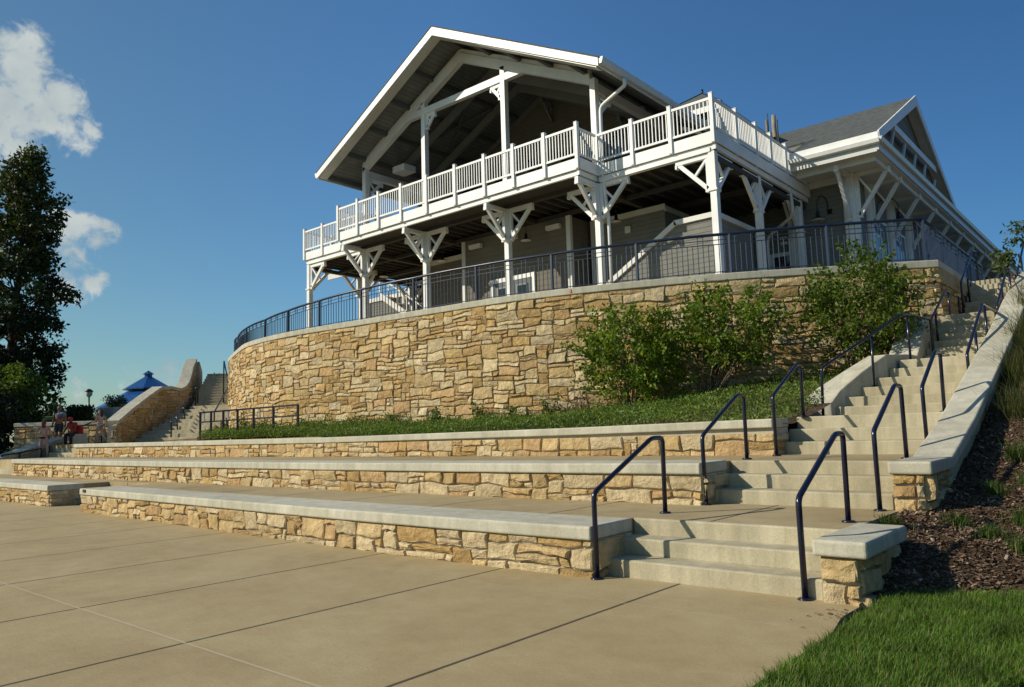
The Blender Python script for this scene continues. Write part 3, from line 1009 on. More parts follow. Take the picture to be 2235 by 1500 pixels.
# level wall running left from that pier
t = thing('garden_wall', 'level stone garden wall with concrete cap behind the people', 'garden wall', (-33.4, 11.9, 1.3))
a = Vector((-35.6, 10.35)); b = Vector((-32.42, 12.62)); d = (b - a).normalized(); n = Vector((d.y, -d.x))
P = Path([a, b])
co = MB(); ribbon(co, P, -0.02, -0.42, 0.9, 2.08); co.build('wall_core', M['mortar'], t)
st = MB(); stones(st, P, 1.25, 2.09, 0.17, 0.125, 81, 0.035, 0.011, 0.04); st.build('stone_face', M['stone'], t)
cp = MB(); ribbon(cp, P, 0.06, -0.46, 2.09, 2.25); cp.build('coping', M['coping'], t, bevel=0.02)
# sloping wall at the far left beside the lower steps
t = thing('cheek_wall', 'low sloping cheek wall under the dark tree at the far left', 'cheek wall', (-32, 9.8, 0.45))
PL = Path([(-30.55, 8.1), (-31.9, 9.9), (-33.0, 11.45)])
co = MB(); ribbon(co, PL, -0.02, -0.4, 0.2, lambda s: 0.66 + s * 0.20); co.build('wall_core', M['mortar'], t)
cp = MB(); ribbon(cp, PL, 0.05, -0.45, lambda s: 0.66 + s * 0.20, lambda s: 0.82 + s * 0.20); cp.build('coping', M['coping'], t, bevel=0.02)

# ------------------------------------------------------------------ pavilion building
ZT = 4.72
pav = thing('pavilion', 'white timber pavilion with gabled roof over a raised railed deck', 'pavilion', (-17.85, 18.6, ZT))

def bracket(x, y, dx, dy, ztop, arm, drop, face, parent, mat='white', t=0.10):
    m = MB()
    D = Vector((dx, dy, 0))
    P = Vector((x, y, 0))
    def pt(a, z): return P + D * a + Vector((0, 0, z))
    # horizontal arm, leg, strut, stiffener
    m.beam(pt(face, ztop - .065), pt(face + arm, ztop - .065), t + .02, 0.13)
    m.beam(pt(face + 0.055, ztop - .13), pt(face + 0.055, ztop - drop), t, 0.105, (dx, dy, 0))
    a = pt(face + arm - 0.10, ztop - .12); b = pt(face + 0.075, ztop - drop + 0.04)
    m.beam(a, b, t, 0.115)
    mid = a.lerp(b, 0.52)
    m.beam(pt(face + 0.10, ztop - .15), mid, t * 0.7, 0.06)
    # bolt heads and end blocks
    m.beam(pt(face + arm - 0.05, ztop - .17), pt(face + arm + .01, ztop - .17), t + .03, 0.10)
    m.beam(pt(face + 0.01, ztop - drop - .01), pt(face + 0.14, ztop - drop - .01), t + .03, 0.07)
    return m.build('bracket', M[mat], parent)

COLX = [-27.10, -23.36, -19.86, -15.92, -12.31, -8.58]
W = 0.19
def column(x, y, z0, z1, dirs, w=W, brz=8.62, arm=1.0, drop=1.02, name='column'):
    m = MB(); m.box(x - w / 2, x + w / 2, y - w / 2, y + w / 2, z0, z1)
    if dirs:
        m.box(x - w / 2 - .035, x + w / 2 + .035, y - w / 2 - .035, y + w / 2 + .035, brz - drop - .06, brz - drop)
    m.box(x - w / 2 - .03, x + w / 2 + .03, y - w / 2 - .03, y + w / 2 + .03, z0, z0 + .16)
    c = m.build(name, M['white'], pav, bevel=0.008, seg=1)
    for dx, dy in dirs:
        bracket(x, y, dx, dy, brz, arm, drop, w / 2, c)
    return c
column(COLX[0], 18.6, ZT, 8.64, [(1, 0), (0, 1)])
for x in COLX[1:5]:
    column(x, 18.6, ZT, 8.64, [(-1, 0), (1, 0), (0, -1)])
column(COLX[5], 18.6, ZT, 8.64, [(-1, 0), (0, 1)])
column(COLX[5], 21.5, ZT, 8.64, [(0, -1), (0, 1)])
column(COLX[5], 24.9, ZT, 8.64, [(0, -1)])
column(COLX[0], 21.3, ZT, 8.64, [(0, 1), (0, -1), (1, 0)])
column(COLX[0], 24.4, ZT, 8.64, [(0, -1), (1, 0)])
for x, zt in ((-23.30, 11.95), (-19.83, 13.55), (-15.90, 13.60), (-12.29, 11.95)):
    column(x, 18.6, 9.12, zt, [], w=0.20)

DECK = [(-27.22, 18.5), (-23.62, 18.5), (-23.62, 17.56), (-12.22, 17.56), (-12.22, 18.5), (-8.42, 18.5), (-8.42, 25.45), (-27.22, 25.45)]
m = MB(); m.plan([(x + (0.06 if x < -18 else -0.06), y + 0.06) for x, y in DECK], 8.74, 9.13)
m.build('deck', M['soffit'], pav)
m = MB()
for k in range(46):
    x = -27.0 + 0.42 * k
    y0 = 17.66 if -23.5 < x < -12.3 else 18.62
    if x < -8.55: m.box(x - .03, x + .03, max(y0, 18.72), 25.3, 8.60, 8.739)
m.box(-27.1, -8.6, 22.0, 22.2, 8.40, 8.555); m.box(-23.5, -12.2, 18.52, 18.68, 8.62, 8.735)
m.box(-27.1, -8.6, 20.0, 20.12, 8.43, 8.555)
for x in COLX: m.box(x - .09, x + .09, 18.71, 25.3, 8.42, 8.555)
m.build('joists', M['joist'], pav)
m = MB()
E_ = [(DECK[0], DECK[1]), (DECK[1], DECK[2]), (DECK[2], DECK[3]), (DECK[3], DECK[4]), (DECK[4], DECK[5]), (DECK[5], DECK[6]), (DECK[7], DECK[0])]
f1 = MB(); f2 = MB()
for (a, b) in E_:
    d = Vector((b[0] - a[0], b[1] - a[1], 0)).normalized(); n = Vector((d.y, -d.x, 0))
    A = Vector((a[0], a[1], 0)); B = Vector((b[0], b[1], 0))
    f1.beam(A + n * .03 - d * .028 + Vector((0, 0, 8.995)), B + n * .03 + d * .028 + Vector((0, 0, 8.995)), 0.05, 0.33)
    f2.beam(A - n * .06 + Vector((0, 0, 8.745)), B - n * .06 + Vector((0, 0, 8.745)), 0.09, 0.152)
f1.build('fascia', M['white'], pav)
f2.beam((-27.1, 18.56, 8.69), (-23.7, 18.56, 8.69), 0.16, 0.12); f2.beam((-12.15, 18.56, 8.69), (-8.6, 18.56, 8.69), 0.16, 0.12)
f2.build('edge_beam', M['white'], pav)

# deck railing
def rail_run(pts, zp=10.20, zr=10.06, offs=(0, 0), last=True, first=True, zfoot=8.835):
    """posts at pts, panels between"""
    for i, p in enumerate(pts):
        if (i == 0 and not first) or (i == len(pts) - 1 and not last): continue
        m = MB(); w = 0.055
        m.box(p[0] - w, p[0] + w, p[1] - w, p[1] + w, zfoot, zp)
        m.box(p[0] - w - .008, p[0] + w + .008, p[1] - w - .008, p[1] + w + .008, zp, zp + .022)
        m.build('railing_post', M['white'], pav, bevel=0.006, seg=1)
    for a, b in zip(pts[:-1], pts[1:]):
        m = MB()
        A = Vector((a[0], a[1], 0)); B = Vector((b[0], b[1], 0))
        d = (B - A).normalized(); L = (B - A).length
        A2 = A + d * .05; B2 = B - d * .05
        m.beam(A2 + Vector((0, 0, zr)), B2 + Vector((0, 0, zr)), 0.055, 0.07)
        m.beam(A2 + Vector((0, 0, 9.28)), B2 + Vector((0, 0, 9.28)), 0.045, 0.06)
        n = max(2, round(L / 0.113))
        for k in range(1, n):
            p = A + d * (L * k / n)
            if 0.06 < L * k / n < L - 0.06:
                m.box(p.x - .013, p.x + .013, p.y - .013, p.y + .013, 9.31, zr - .033)
        m.build('railing_panel', M['white'], pav)
PY = 17.50
px_ = [-23.62, -22.42, -21.19, -19.94, -18.62, -17.23, -15.90, -14.67, -13.44, -12.24]
rail_run([(x, PY) for x in px_], 10.22, 10.08)
rail_run([(-12.24, PY), (-12.20, 18.46)], first=False, last=False)
rail_run([(-23.62, PY), (-23.62, 18.46)], first=False, last=False)
rail_run([(-27.26, 18.45), (-25.98, 18.45), (-24.75, 18.45), (-23.62, 18.45)], 10.18, 10.06, last=False)
rail_run([(-12.20, 18.45), (-10.96, 18.45), (-9.72, 18.45), (-8.46, 18.45)], 10.20, 10.07, first=False)
rail_run([(-8.44, 18.45), (-8.44, 19.90), (-8.44, 21.26), (-8.44, 22.37), (-8.44, 23.60), (-8.44, 25.3)], 10.20, 10.07, first=False)
rail_run([(-27.26, 18.45), (-27.26, 19.85), (-27.26, 21.25), (-27.26, 22.6), (-27.26, 24.0), (-27.26, 25.4)], 10.18, 10.06, first=False)

# main gabled roof
AX, AZ = -17.87, 15.26
EX, EZ = 6.70, 11.74
SL = (AZ - EZ) / EX
YF, YB = 17.22, 24.7
def roof_z(x, off=0.0): return AZ - SL * abs(x - AX) - off
for s in (-1, 1):
    m = MB()
    xe = AX + s * (EX + 0.03)
    m.prism([(AX, YF - .066, AZ + .02), (xe, YF - .066, roof_z(xe) + .02), (xe, YF - .066, roof_z(xe) - .025), (AX, YF - .066, AZ - .025)], (0, YB - YF + .08, 0))
    r = m.build('roof', M['shingle'], pav)
    m = MB()   # plank ceiling
    m.prism([(AX, YF + .05, AZ - .055), (xe - s * .02, YF + .05, roof_z(xe) - .055), (xe - s * .02, YF + .05, roof_z(xe) - .115), (AX, YF + .05, AZ - .115)], (0, YB - YF - .06, 0))
    m.build('ceiling', M['planks'], r)
    m = MB()   # rake board
    m.prism([(AX, YF, AZ - .03), (AX + s * EX, YF, EZ - .03), (AX + s * EX, YF, EZ - .27), (AX, YF, AZ - .33)], (0, -0.055, 0))
    m.build('rake_board', M['white'], r)
    m = MB()
    m.prism([(AX, YF + .01, AZ - .16), (AX + s * (EX - .1), YF + .01, EZ - .14), (AX + s * (EX - .1), YF + .01, EZ - .26), (AX, YF + .01, AZ - .345)], (0, 0.34, 0))
    m.build('rake_soffit', M['gutter'], r)
    m = MB()
    for q in (0.06, 1.45, 2.75, 4.05, 5.35, 6.55):
        x = AX + s * q
        m.box(x - .06, x + .06, YF + .36, YB - .3, roof_z(x) - .30, roof_z(x) - .125)
    m.build('purlins', M['purlin'], r)
    # eave fascia and gutter
    m = MB(); x0 = AX + s * EX
    m.box(min(x0, x0 - s * .04), max(x0, x0 - s * .04), YF + .02, YB, EZ - .27, EZ - .03)
    m.build('eave_board', M['gutter'], r)
    m = MB()
    m.prism([(x0 + s * .005, YF - .03, EZ - .20), (x0 + s * .10, YF - .03, EZ - .20), (x0 + s * .135, YF - .03, EZ - .10), (x0 + s * .15, YF - .03, EZ - .02), (x0 + s * .005, YF - .03, EZ - .02)], (0, YB - YF, 0))
    m.build('gutter', M['white'] if s < 0 else M['gutter'], r)  # right gutter greyer than the left, shade put into its colour
# rafters, collar beam, eave plates
for y, w, mt, dz in ((18.6, 0.20, 'white', 0), (20.2, 0.13, 'rafter', .02), (21.8, 0.13, 'rafter', .02)):
    m = MB()
    for s in (-1, 1):
        x1 = AX + s * 5.50
        top0 = 14.80 - dz; top1 = top0 - SL * 5.50 * 0.93
        h = 0.34
        m.prism([(AX, y - w / 2, top0), (x1, y - w / 2, top1), (x1, y - w / 2, top1 - h), (AX, y - w / 2, top0 - h)], (0, w, 0))
        if y < 19:
            m.prism([(AX, y - .05, top0 + .17), (x1, y - .05, top1 + .17), (x1, y - .05, top1 + .02), (AX, y - .05, top0 + .02)], (0, .1, 0))
    m.build('rafter', M[mt], pav)
m = MB(); m.box(-20.75, -14.95, 18.51, 18.69, 13.08, 13.33)
m.build('collar_beam', M['white'], pav)
for x in (-23.3, -12.29):
    m = MB(); m.box(x - .09, x + .09, 18.72, 23.3, 11.55, 11.82); m.build('eave_plate', M['offwhite'], pav)
bracket(-19.83, 18.6, 1, 0, 13.08, 0.50, 0.55, 0.10, pav, t=.06)
bracket(-15.90, 18.6, -1, 0, 13.08, 0.50, 0.55, 0.10, pav, t=.06)
bracket(-12.29, 18.6, 0, 1, 11.55, 0.75, 0.75, 0.10, pav, t=.06)
bracket(-23.30, 18.6, 0, 1, 11.55, 0.75, 0.75, 0.10, pav, t=.06)
# cross bracing under the ridge
m = MB()
for y0, y1 in ((18.7, 20.1), (20.3, 21.7)):
    m.beam((-21.6, y0, 12.95), (-19.2, y1, 14.1), 0.07, 0.09); m.beam((-19.2, y0, 14.1), (-21.6, y1, 12.95), 0.07, 0.09)
m.build('roof_bracing', M['purlin'], pav)
# projector-like box fixture under the eave
m = MB(); m.box(-22.6, -21.9, 19.4, 20.0, 11.75, 12.0); m.build('ceiling_unit', M['offwhite'], pav)

# hall wall on the deck
m = MB()
m.prism([(-23.6, 23.4, 9.13), (-12.0, 23.4, 9.13), (-12.0, 23.4, roof_z(-12.0, .13)), (AX, 23.4, AZ - .13), (-23.6, 23.4, roof_z(-23.6, .13))], (0, 0.25, 0))
hw = m.build('hall_wall', M['hallwall'], pav)
m = MB()
for s in (-1, 1):
    m.prism([(AX, 23.33, AZ - .32), (AX + s * 5.7, 23.33, AZ - .32 - SL * 5.7), (AX + s * 5.7, 23.33, AZ - .52 - SL * 5.7), (AX, 23.33, AZ - .54)], (0, .066, 0))
m.build('gable_trim', M['rafter'], hw)
bracket(-17.4, 23.3, 0, -1, 14.35, 0.7, 0.8, 0.0, pav, 'rafter', .06)
bracket(-14.0, 23.3, 0, -1, 12.6, 0.6, 0.7, 0.0, pav, 'rafter', .06)
def window(x0, x1, y, z0, z1, parent, nx=2, nz=3, fr=0.09, name='window', fm='white', proud=0.05):
    m = MB()
    m.box(x0 - fr, x0, y - proud, y - .003, z0 - fr, z1 + fr); m.box(x1, x1 + fr, y - proud, y - .003, z0 - fr, z1 + fr)
    m.box(x0, x1, y - proud, y - .003, z1, z1 + fr); m.box(x0, x1, y - proud, y - .003, z0 - fr, z0)
    for k in range(1, nx):
        x = x0 + (x1 - x0) * k / nx; m.box(x - .02, x + .02, y - proud + .012, y - .003, z0, z1)
    for k in range(1, nz):
        z = z0 + (z1 - z0) * k / nz; m.box(x0, x1, y - proud + .014, y - .004, z - .018, z + .018)
    w = m.build(name, M[fm], parent)
    g = MB(); g.box(x0 + .001, x1 - .001, y - .022, y - .006, z0 + .001, z1 - .001)
    g.build('pane', M['glass'], w)
    return w
for x0, x1 in ((-22.6, -21.6), (-20.7, -19.7), (-18.85, -17.95), (-17.15, -16.15), (-14.8, -13.9)):
    window(x0, x1, 23.4, 9.25, 12.35, pav, 2, 5, 0.08, 'window', 'rafter')

# hip-roofed tower behind the deck
m = MB(); m.box(-15.2, -11.35, 25.3, 31, 9.1, 12.75)
tw = m.build('tower_wall', M['shingle'], pav)
m = MB()
a = [(-15.45, 25.05, 12.97), (-11.1, 25.05, 12.97), (-11.1, 31.2, 12.97), (-15.45, 31.2, 12.97)]
m.add(a + [(-13.25, 28.1, 14.95)], [(0, 1, 4), (1, 2, 4), (2, 3, 4), (3, 0, 4), (3, 2, 1, 0)])
rf = m.build('tower_roof', M['shingle'], pav)
m = MB()
m.box(-15.42, -11.13, 25.06, 25.12, 12.74, 12.966); m.box(-11.17, -11.11, 25.12, 31.1, 12.74, 12.966)
m.build('fascia', M['white'], rf)
m = MB()
for i in range(4):
    m.tube([a[i], (-13.25, 28.1, 14.96)], 0.03, 6)
m.tube([(-13.25, 28.1, 14.9), (-13.25, 28.1, 15.12)], 0.05, 8)
m.build('ridge_caps', M['black'], rf)

# downspouts
def pipe(pts, r, parent, name='downspout', mat='gutter'):
    m = MB(); P = [Vector(p) for p in pts]
    Q = [P[0]]
    for i in range(1, len(P) - 1):
        a, b, c = P[i - 1], P[i], P[i + 1]
        k = min(0.16, (b - a).length / 3, (c - b).length / 3)
        u = b + (a - b).normalized() * k; v = b + (c - b).normalized() * k
        for t in (0, .25, .5, .75, 1):
            Q.append(u.lerp(b, t).lerp(b.lerp(v, t), t))
    Q.append(P[-1])
    m.tube(Q, r, 10)
    return m.build(name, M[mat], parent)
pipe([(-11.05, 18.35, 11.45), (-11.05, 18.35, 11.25), (-12.02, 18.5, 10.95), (-12.05, 18.52, 9.0), (-12.05, 18.6, 8.2), (-12.05, 18.72, 7.6), (-12.05, 18.72, ZT)], 0.055, pav, mat='white')
pipe([(-8.5, 23.9, 9.2), (-8.45, 23.95, 8.15), (-8.55, 24.1, 7.95), (-9.55, 24.6, 7.55), (-9.62, 24.65, 7.3), (-9.62, 24.65, ZT)], 0.055, pav, mat='offwhite')

# ground-floor rooms below the deck
def room(x0, x1, y0, y1, z1, mat='siding'):
    m = MB(); m.box(x0, x1, y0, y1, ZT - .02, z1)
    return m.build('ground_floor_wall', M[mat], pav)
r1 = room(-19.3, -14.45, 20.0, 25.6, 8.41, 'hallwall')
for x in (-19.3, -14.45):
    m = MB(); m.box(x - .085, x + .085, 19.955, 20.09, ZT, 8.40); m.build('corner_trim', M['offwhite'], r1)
m = MB()   # flat boxes of the overhead beam
for x in (-18.6, -16.9, -15.0): m.box(x - .28, x + .28, 19.80, 19.96, 8.02, 8.16)
m.build('beam_pads', M['offwhite'], r1)
# double door
m = MB(); m.box(-17.98, -17.86, 19.94, 19.997, ZT, 6.73); m.box(-16.04, -15.92, 19.94, 19.997, ZT, 6.73); m.box(-17.86, -16.04, 19.94, 19.997, 6.58, 6.73)
dr = m.build('door', M['white'], pav)
for x0, x1 in ((-17.86, -16.96), (-16.94, -16.04)):
    m = MB(); m.box(x0 + .004, x1 - .004, 19.955, 19.99, ZT + .01, 6.575)
    lf = m.build('door_leaf', simple('grey_blue_door', (0.06, 0.075, 0.085), 0.4), dr)
window(-17.6, -17.2, 19.953, 5.6, 6.35, pav, 1, 2, .05, 'door_window', 'rafter', .03)
window(-16.7, -16.3, 19.953, 5.6, 6.35, pav, 1, 2, .05, 'door_window', 'rafter', .03)
r2 = room(-14.28, -11.47, 21.1, 25.5, 8.36)
m = MB(); m.box(-14.30, -11.43, 21.04, 21.097, 8.19, 8.37); m.box(-14.30, -14.14, 21.045, 21.096, ZT, 8.19)
m.box(-11.475, -11.41, 21.1, 25.4, 8.14, 8.30)
m.build('corner_trim', M['offwhite'], r2)
m = MB(); m.box(-12.93, -12.72, 21.03, 21.098, 7.68, 7.90); v = m.build('vent', M['offwhite'], r2)
m = MB(); m.tube([(-12.825, 21.025, 7.79), (-12.825, 21.05, 7.79)], 0.05, 12); m.build('vent_opening', M['black'], v) if False else None
r3 = room(-22.45, -19.4, 21.2, 25.5, 8.36, 'hallwall')
m = MB(); m.box(-22.47, -19.32, 21.14, 21.197, 8.17, 8.36); m.box(-22.5, -22.36, 21.15, 21.196, ZT, 8.17)
m.build('corner_trim', M['offwhite'], r3)
r4 = room(-30.6, -22.6, 24.6, 25.6, 8.3)
m = MB(); m.box(-30.7, -22.65, 24.54, 24.597, 8.1, 8.3)
for x in (-30.6, -27.9, -25.6): m.box(x - .08, x + .08, 24.54, 24.597, ZT, 8.1)
m.build('corner_trim', M['offwhite'], r4)
window(-27.3, -26.5, 24.6, 6.2, 7.5, pav, 2, 2, .1)
m = MB(); m.prism([(-32.3, 23.4, 9.7), (-32.3, 26.5, 10.7), (-32.3, 26.5, 10.5), (-32.3, 23.4, 9.48)], (5.0, 0, 0)); m.box(-32.35, -27.3, 23.30, 23.39, 9.42, 9.72)
m.build('side_porch_roof', M['offwhite'], pav)
# outside stair stringer down to the left of the rooms
m = MB()
m.beam((-28.9, 23.9, 8.2), (-23.6, 23.9, 5.0), 0.06, 0.26); m.beam((-28.9, 23.9, 9.1), (-23.6, 23.9, 5.9), 0.05, 0.07)
for k in range(9):
    t = k / 8; x = -28.9 + 5.3 * t; z = 8.2 - 3.2 * t
    m.box(x - .03, x + .03, 23.87, 23.93, z, z + .9)
    m.box(x - .1, x + .35, 23.94, 24.58, z - .12, z - .08)
m.build('outside_stair', M['offwhite'], pav)

# sided stair enclosure
se = thing('stair_enclosure', 'grey sided enclosed staircase with sloping white trim under the deck', 'stair enclosure', (-11.5, 20.6, ZT))
m = MB(); prof = [(-14.48, ZT), (-14.40, ZT + .1), (-10.42, 7.24), (-9.17, 7.25), (-9.17, ZT)]
m.prism([(x, 19.8, z) for x, z in prof], (0, 2.55, 0)); m.build('side_wall', M['siding'], se)
m = MB()
m.beam((-14.45, 19.76, ZT + .12), (-10.40, 19.76, 7.27), 0.07, 0.15, (0, 0, 1)); m.beam((-10.45, 19.76, 7.27), (-9.10, 19.76, 7.28), 0.07, 0.15)
m.beam((-9.13, 19.8, 7.28), (-9.13, 22.4, 7.28), 0.07, 0.15)
m.build('cap_trim', M['offwhite'], se)

# ------------------------------------------------------------------ gabled wing
wing = thing('gabled_wing', 'grey sided wing with dark shingled gable roof and long bracketed eave', 'building', (-7.1, 29.2, ZT))
RX = -5.72; RYE, RYR, RYB = 23.78, 29.2, 34.65; RZE, RZR = 9.88, 12.76
def wr_z(y): return RZR - (RZR - RZE) * abs(y - RYR) / (RYR - RYE)
m = MB()
m.add([(-8.38, RYE, RZE), (RX, RYE, RZE), (RX, RYR, RZR), (-8.38, RYR, RZR), (-8.38, 25.5, wr_z(25.5)), (-13, 25.5, wr_z(25.5)), (-13, RYR, RZR),
       (-13, RYB, RZE), (RX, RYB, RZE)], [(0, 1, 2, 3), (4, 3, 6, 5), (3, 2, 8, 7, 6)])
rf = m.build('roof', M['shingle'], wing)
sm = rf.modifiers.new('thick', 'SOLIDIFY'); sm.thickness = 0.06; sm.offset = -1
m = MB()
m.prism([(RX + .002, RYE - .03, RZE + .03), (RX + .002, RYR, RZR + .03), (RX + .002, RYR, RZR - .36), (RX + .002, RYE - .03, RZE - .26)], (0.05, 0, 0))
m.prism([(RX + .004, RYB + .03, RZE + .03), (RX + .004, RYR, RZR + .026), (RX + .004, RYR, RZR - .36), (RX + .004, RYB + .03, RZE - .26)], (0.05, 0, 0))
m.build('barge_board', M['white'], rf)
m = MB()
m.box(-8.36, RX + .02, RYE - .05, RYE - .005, RZE - .23, RZE + .005)
m.build('fascia', M['white'], rf)
m = MB()
m.prism([(-8.36, RYE - .055, 9.50), (-8.36, RYE - .15, 9.53), (-8.36, RYE - .19, 9.64), (-8.36, RYE - .055, 9.645)], (8.36 + RX + .06, 0, 0))
m.build('gutter', M['white'], rf)
m = MB(); m.prism([(RX - .36, RYE + .3, RZE - .2), (RX - .36, RYR, RZR - .12), (RX - .36, RYB - .3, RZE - .2)], (-0.1, 0, 0)); m.build('gable_wall', M['siding'], wing)
m = MB()
m.prism([(RX - .35, RYE + .1, RZE - .08), (RX - .35, RYR, RZR - .10), (RX - .35, RYB - .1, RZE - .08), (RX - .35, RYB - .1, RZE - .2), (RX - .35, RYR, RZR - .22), (RX - .35, RYE + .1, RZE - .2)], (0.34, 0, 0))
m.build('gable_soffit', M['offwhite'], wing)
m = MB(); m.box(RX - .20, RX - .06, 26.25, 32.15, 10.68, 10.92)
m.build('tie_beam', M['white'], wing)
for k in range(5):
    y = 25.6 + k * 1.45
    m = MB(); m.beam((RX - .12, y, 9.75), (RX - .14, y + .75, 10.68 if 26.3 < y + .75 < 32.1 else 10.4), 0.07, 0.07)
    m.build('gable_strut', M['offwhite'], wing)
# long side eave
m = MB()
m.box(RX - .05, RX + .0, RYE, 62, 9.34, 9.80); m.box(-8.36, RX - .05, RYE - .004, RYE + .05, 9.34, 9.66)
m.prism([(RX + .003, RYE - .1, 9.58), (RX + .10, RYE - .1, 9.58), (RX + .14, RYE - .1, 9.70), (RX + .003, RYE - .1, 9.70)], (0, 62 - RYE, 0))
m.build('side_gutter', M['gutter'], wing)
m = MB(); m.add([(RX + .05, RYE + .02, 9.80), (RX + .05, 62, 9.80), (-7.0, 62, 10.25), (-7.0, RYB, 10.25), (-6.3, RYB, 10.02), (-6.3, RYE + .4, 10.02)], [(0, 1, 2, 3, 4, 5)])
m.add([(-7.0, RYB - .3, 10.25), (-7.0, 62, 10.25), (-14, 62, 13.9), (-14, RYB - .3, 13.9)], [(0, 1, 2, 3)])
pr = m.build('side_roof', M['shingle'], wing)
sm = pr.modifiers.new('thick', 'SOLIDIFY'); sm.thickness = 0.05; sm.offset = -1
m = MB(); m.box(-8.36, RX - .06, RYE + .0, 25.5, 9.30, 9.36); m.box(-7.0, RX - .06, 25.5, 62, 9.30, 9.36)
m.build('soffit', M['offwhite'], wing)
m = MB(); m.box(-8.3, -5.93, RYE + .36, RYE + .46, 9.14, 9.30); m.box(-6.03, -5.93, RYE + .46, 62, 9.14, 9.30)
m.build('eave_beam', M['offwhite'], wing)
m = MB(); m.box(-13.0, -7.0, 25.5, 25.8, ZT - .02, 9.30); m.box(-13, -8.38, 25.52, 25.8, 9.3, 10.75)
fw = m.build('front_wall', M['siding'], wing)
m = MB(); m.box(-7.3, -7.0, 25.8, 62, ZT - .02, 9.30)
sw = m.build('side_wall', M['siding'], wing)
m = MB(); m.box(-11.5, -8.7, 25.42, 25.497, 9.0, 9.2); m.box(-8.7, -7.2, 25.43, 25.496, 9.1, 9.3); m.build('top_trim', M['offwhite'], fw)
def pilaster(x, y, w, z1=9.30, dirs=()):
    m = MB(); m.box(x - w / 2, x + w / 2, y - w / 2, y + w / 2, ZT, z1)
    m.box(x - w * .26, x + w * .26, y - w * .62, y + w * .62, ZT, z1 - .02); m.box(x - w * .62, x + w * .62, y - w * .26, y + w * .26, ZT, z1 - .02)
    c = m.build('column', M['white'], wing, bevel=0.01, seg=1)
    for dx, dy, arm, drop in dirs:
        bracket(x, y, dx, dy, 9.29, arm, drop, w / 2, c, 'white', .10)
pilaster(-8.95, 25.36, 0.30, 9.3, [(0, -1, 1.05, 1.45)])
pilaster(-7.08, 25.42, 0.36, 9.3, [(0, -1, 1.15, 1.55), (1, 0, 1.05, 1.45)])
for k, y in enumerate((26.9, 29.5, 32.0, 34.6, 37.2, 39.8, 42.4, 45.0, 47.6, 50.2, 53, 56)):
    pilaster(-6.98, y, 0.24, 9.3, [(1, 0, 1.0, 1.40)])
for y0, y1 in ((27.25, 29.1), (29.9, 31.6), (35.0, 36.8)):
    m = MB()
    m.box(-6.998, -6.95, y0, y0 + .1, 6.2, 8.3); m.box(-6.998, -6.95, y1 - .1, y1, 6.2, 8.3); m.box(-6.998, -6.95, y0 + .1, y1 - .1, 8.2, 8.3); m.box(-6.998, -6.95, y0 + .1, y1 - .1, 6.2, 6.3)
    m.box(-6.996, -6.96, (y0 + y1) / 2 - .03, (y0 + y1) / 2 + .03, 6.3, 8.2)
    w = m.build('window', M['white'], wing)
    m = MB(); m.box(-6.99, -6.975, y0 + .1, y1 - .1, 6.3, 8.2); m.build('pane', simple('sky_tint_glass', (0.05, 0.09, 0.15), 0.04), w)  # reflected sky painted into the blue of the pane
# hatch window and two blank notices on the front wall
window(-9.72, -8.98, 25.42, 5.2, 6.98, wing, 1, 1, 0.13)
m = MB(); m.box(-9.47, -9.22, 25.40, 25.497, 7.56, 7.66); m.box(-9.47, -9.22, 25.40, 25.497, 7.38, 7.48); m.build('notice', M['white'], fw)

# ------------------------------------------------------------------ blue guard rail on the retaining wall
gr = thing('guard_railing', 'blue metal guard railing curving along the top of the retaining wall', 'railing', (-13.8, 14.8, CAP_Z))
GP = [(-33.2, 19.35, 5.55), (-32.0, 18.35, 5.55), (-30.66, 17.20, 5.56), (-28.65, 16.22, 5.52), (-26.35, 15.25, 5.54), (-24.01, 14.62, 5.52), (-22.21, 14.38, 5.60), (-20.39, 14.36, 5.70), (-18.42, 14.50, 5.80),
      (-16.18, 14.63, 5.82), (-13.83, 14.78, 5.81), (-11.52, 15.14, 5.78), (-9.40, 15.77, 5.78), (-7.38, 16.61, 5.78), (-5.51, 17.67, 5.80), (-3.76, 18.80, 5.80)]
GS = [(-3.76, 20.6, 5.80), (-3.76, 22.4, 5.80), (-3.76, 24.2, 5.80), (-3.76, 26.0, 5.80)]
def gpost(x, y, zt):
    m = MB(); m.box(x - .032, x + .032, y - .032, y + .032, CAP_Z - .005, zt); m.box(x - .07, x + .07, y - .07, y + .07, CAP_Z, CAP_Z + .015)
    m.build('post', M['blue'], gr, bevel=.006, seg=1)
def curve_pts(a, b, n, curved):
    out = []
    for k in range(n + 1):
        t = k / n
        p = Vector((a[0], a[1])).lerp(Vector((b[0], b[1])), t)
        if curved:
            q = min(range(len(WALL.p)), key=lambda i: (WALL.p[i] - p).length)
            bulge = 0.055 * 4 * t * (1 - t) * min(1, (Vector((b[0] - a[0], b[1] - a[1])).length / 2.2))
            p = p + WALL.n[q] * bulge
        out.append(Vector((p.x, p.y, a[2] + (b[2] - a[2]) * t)))
    return out
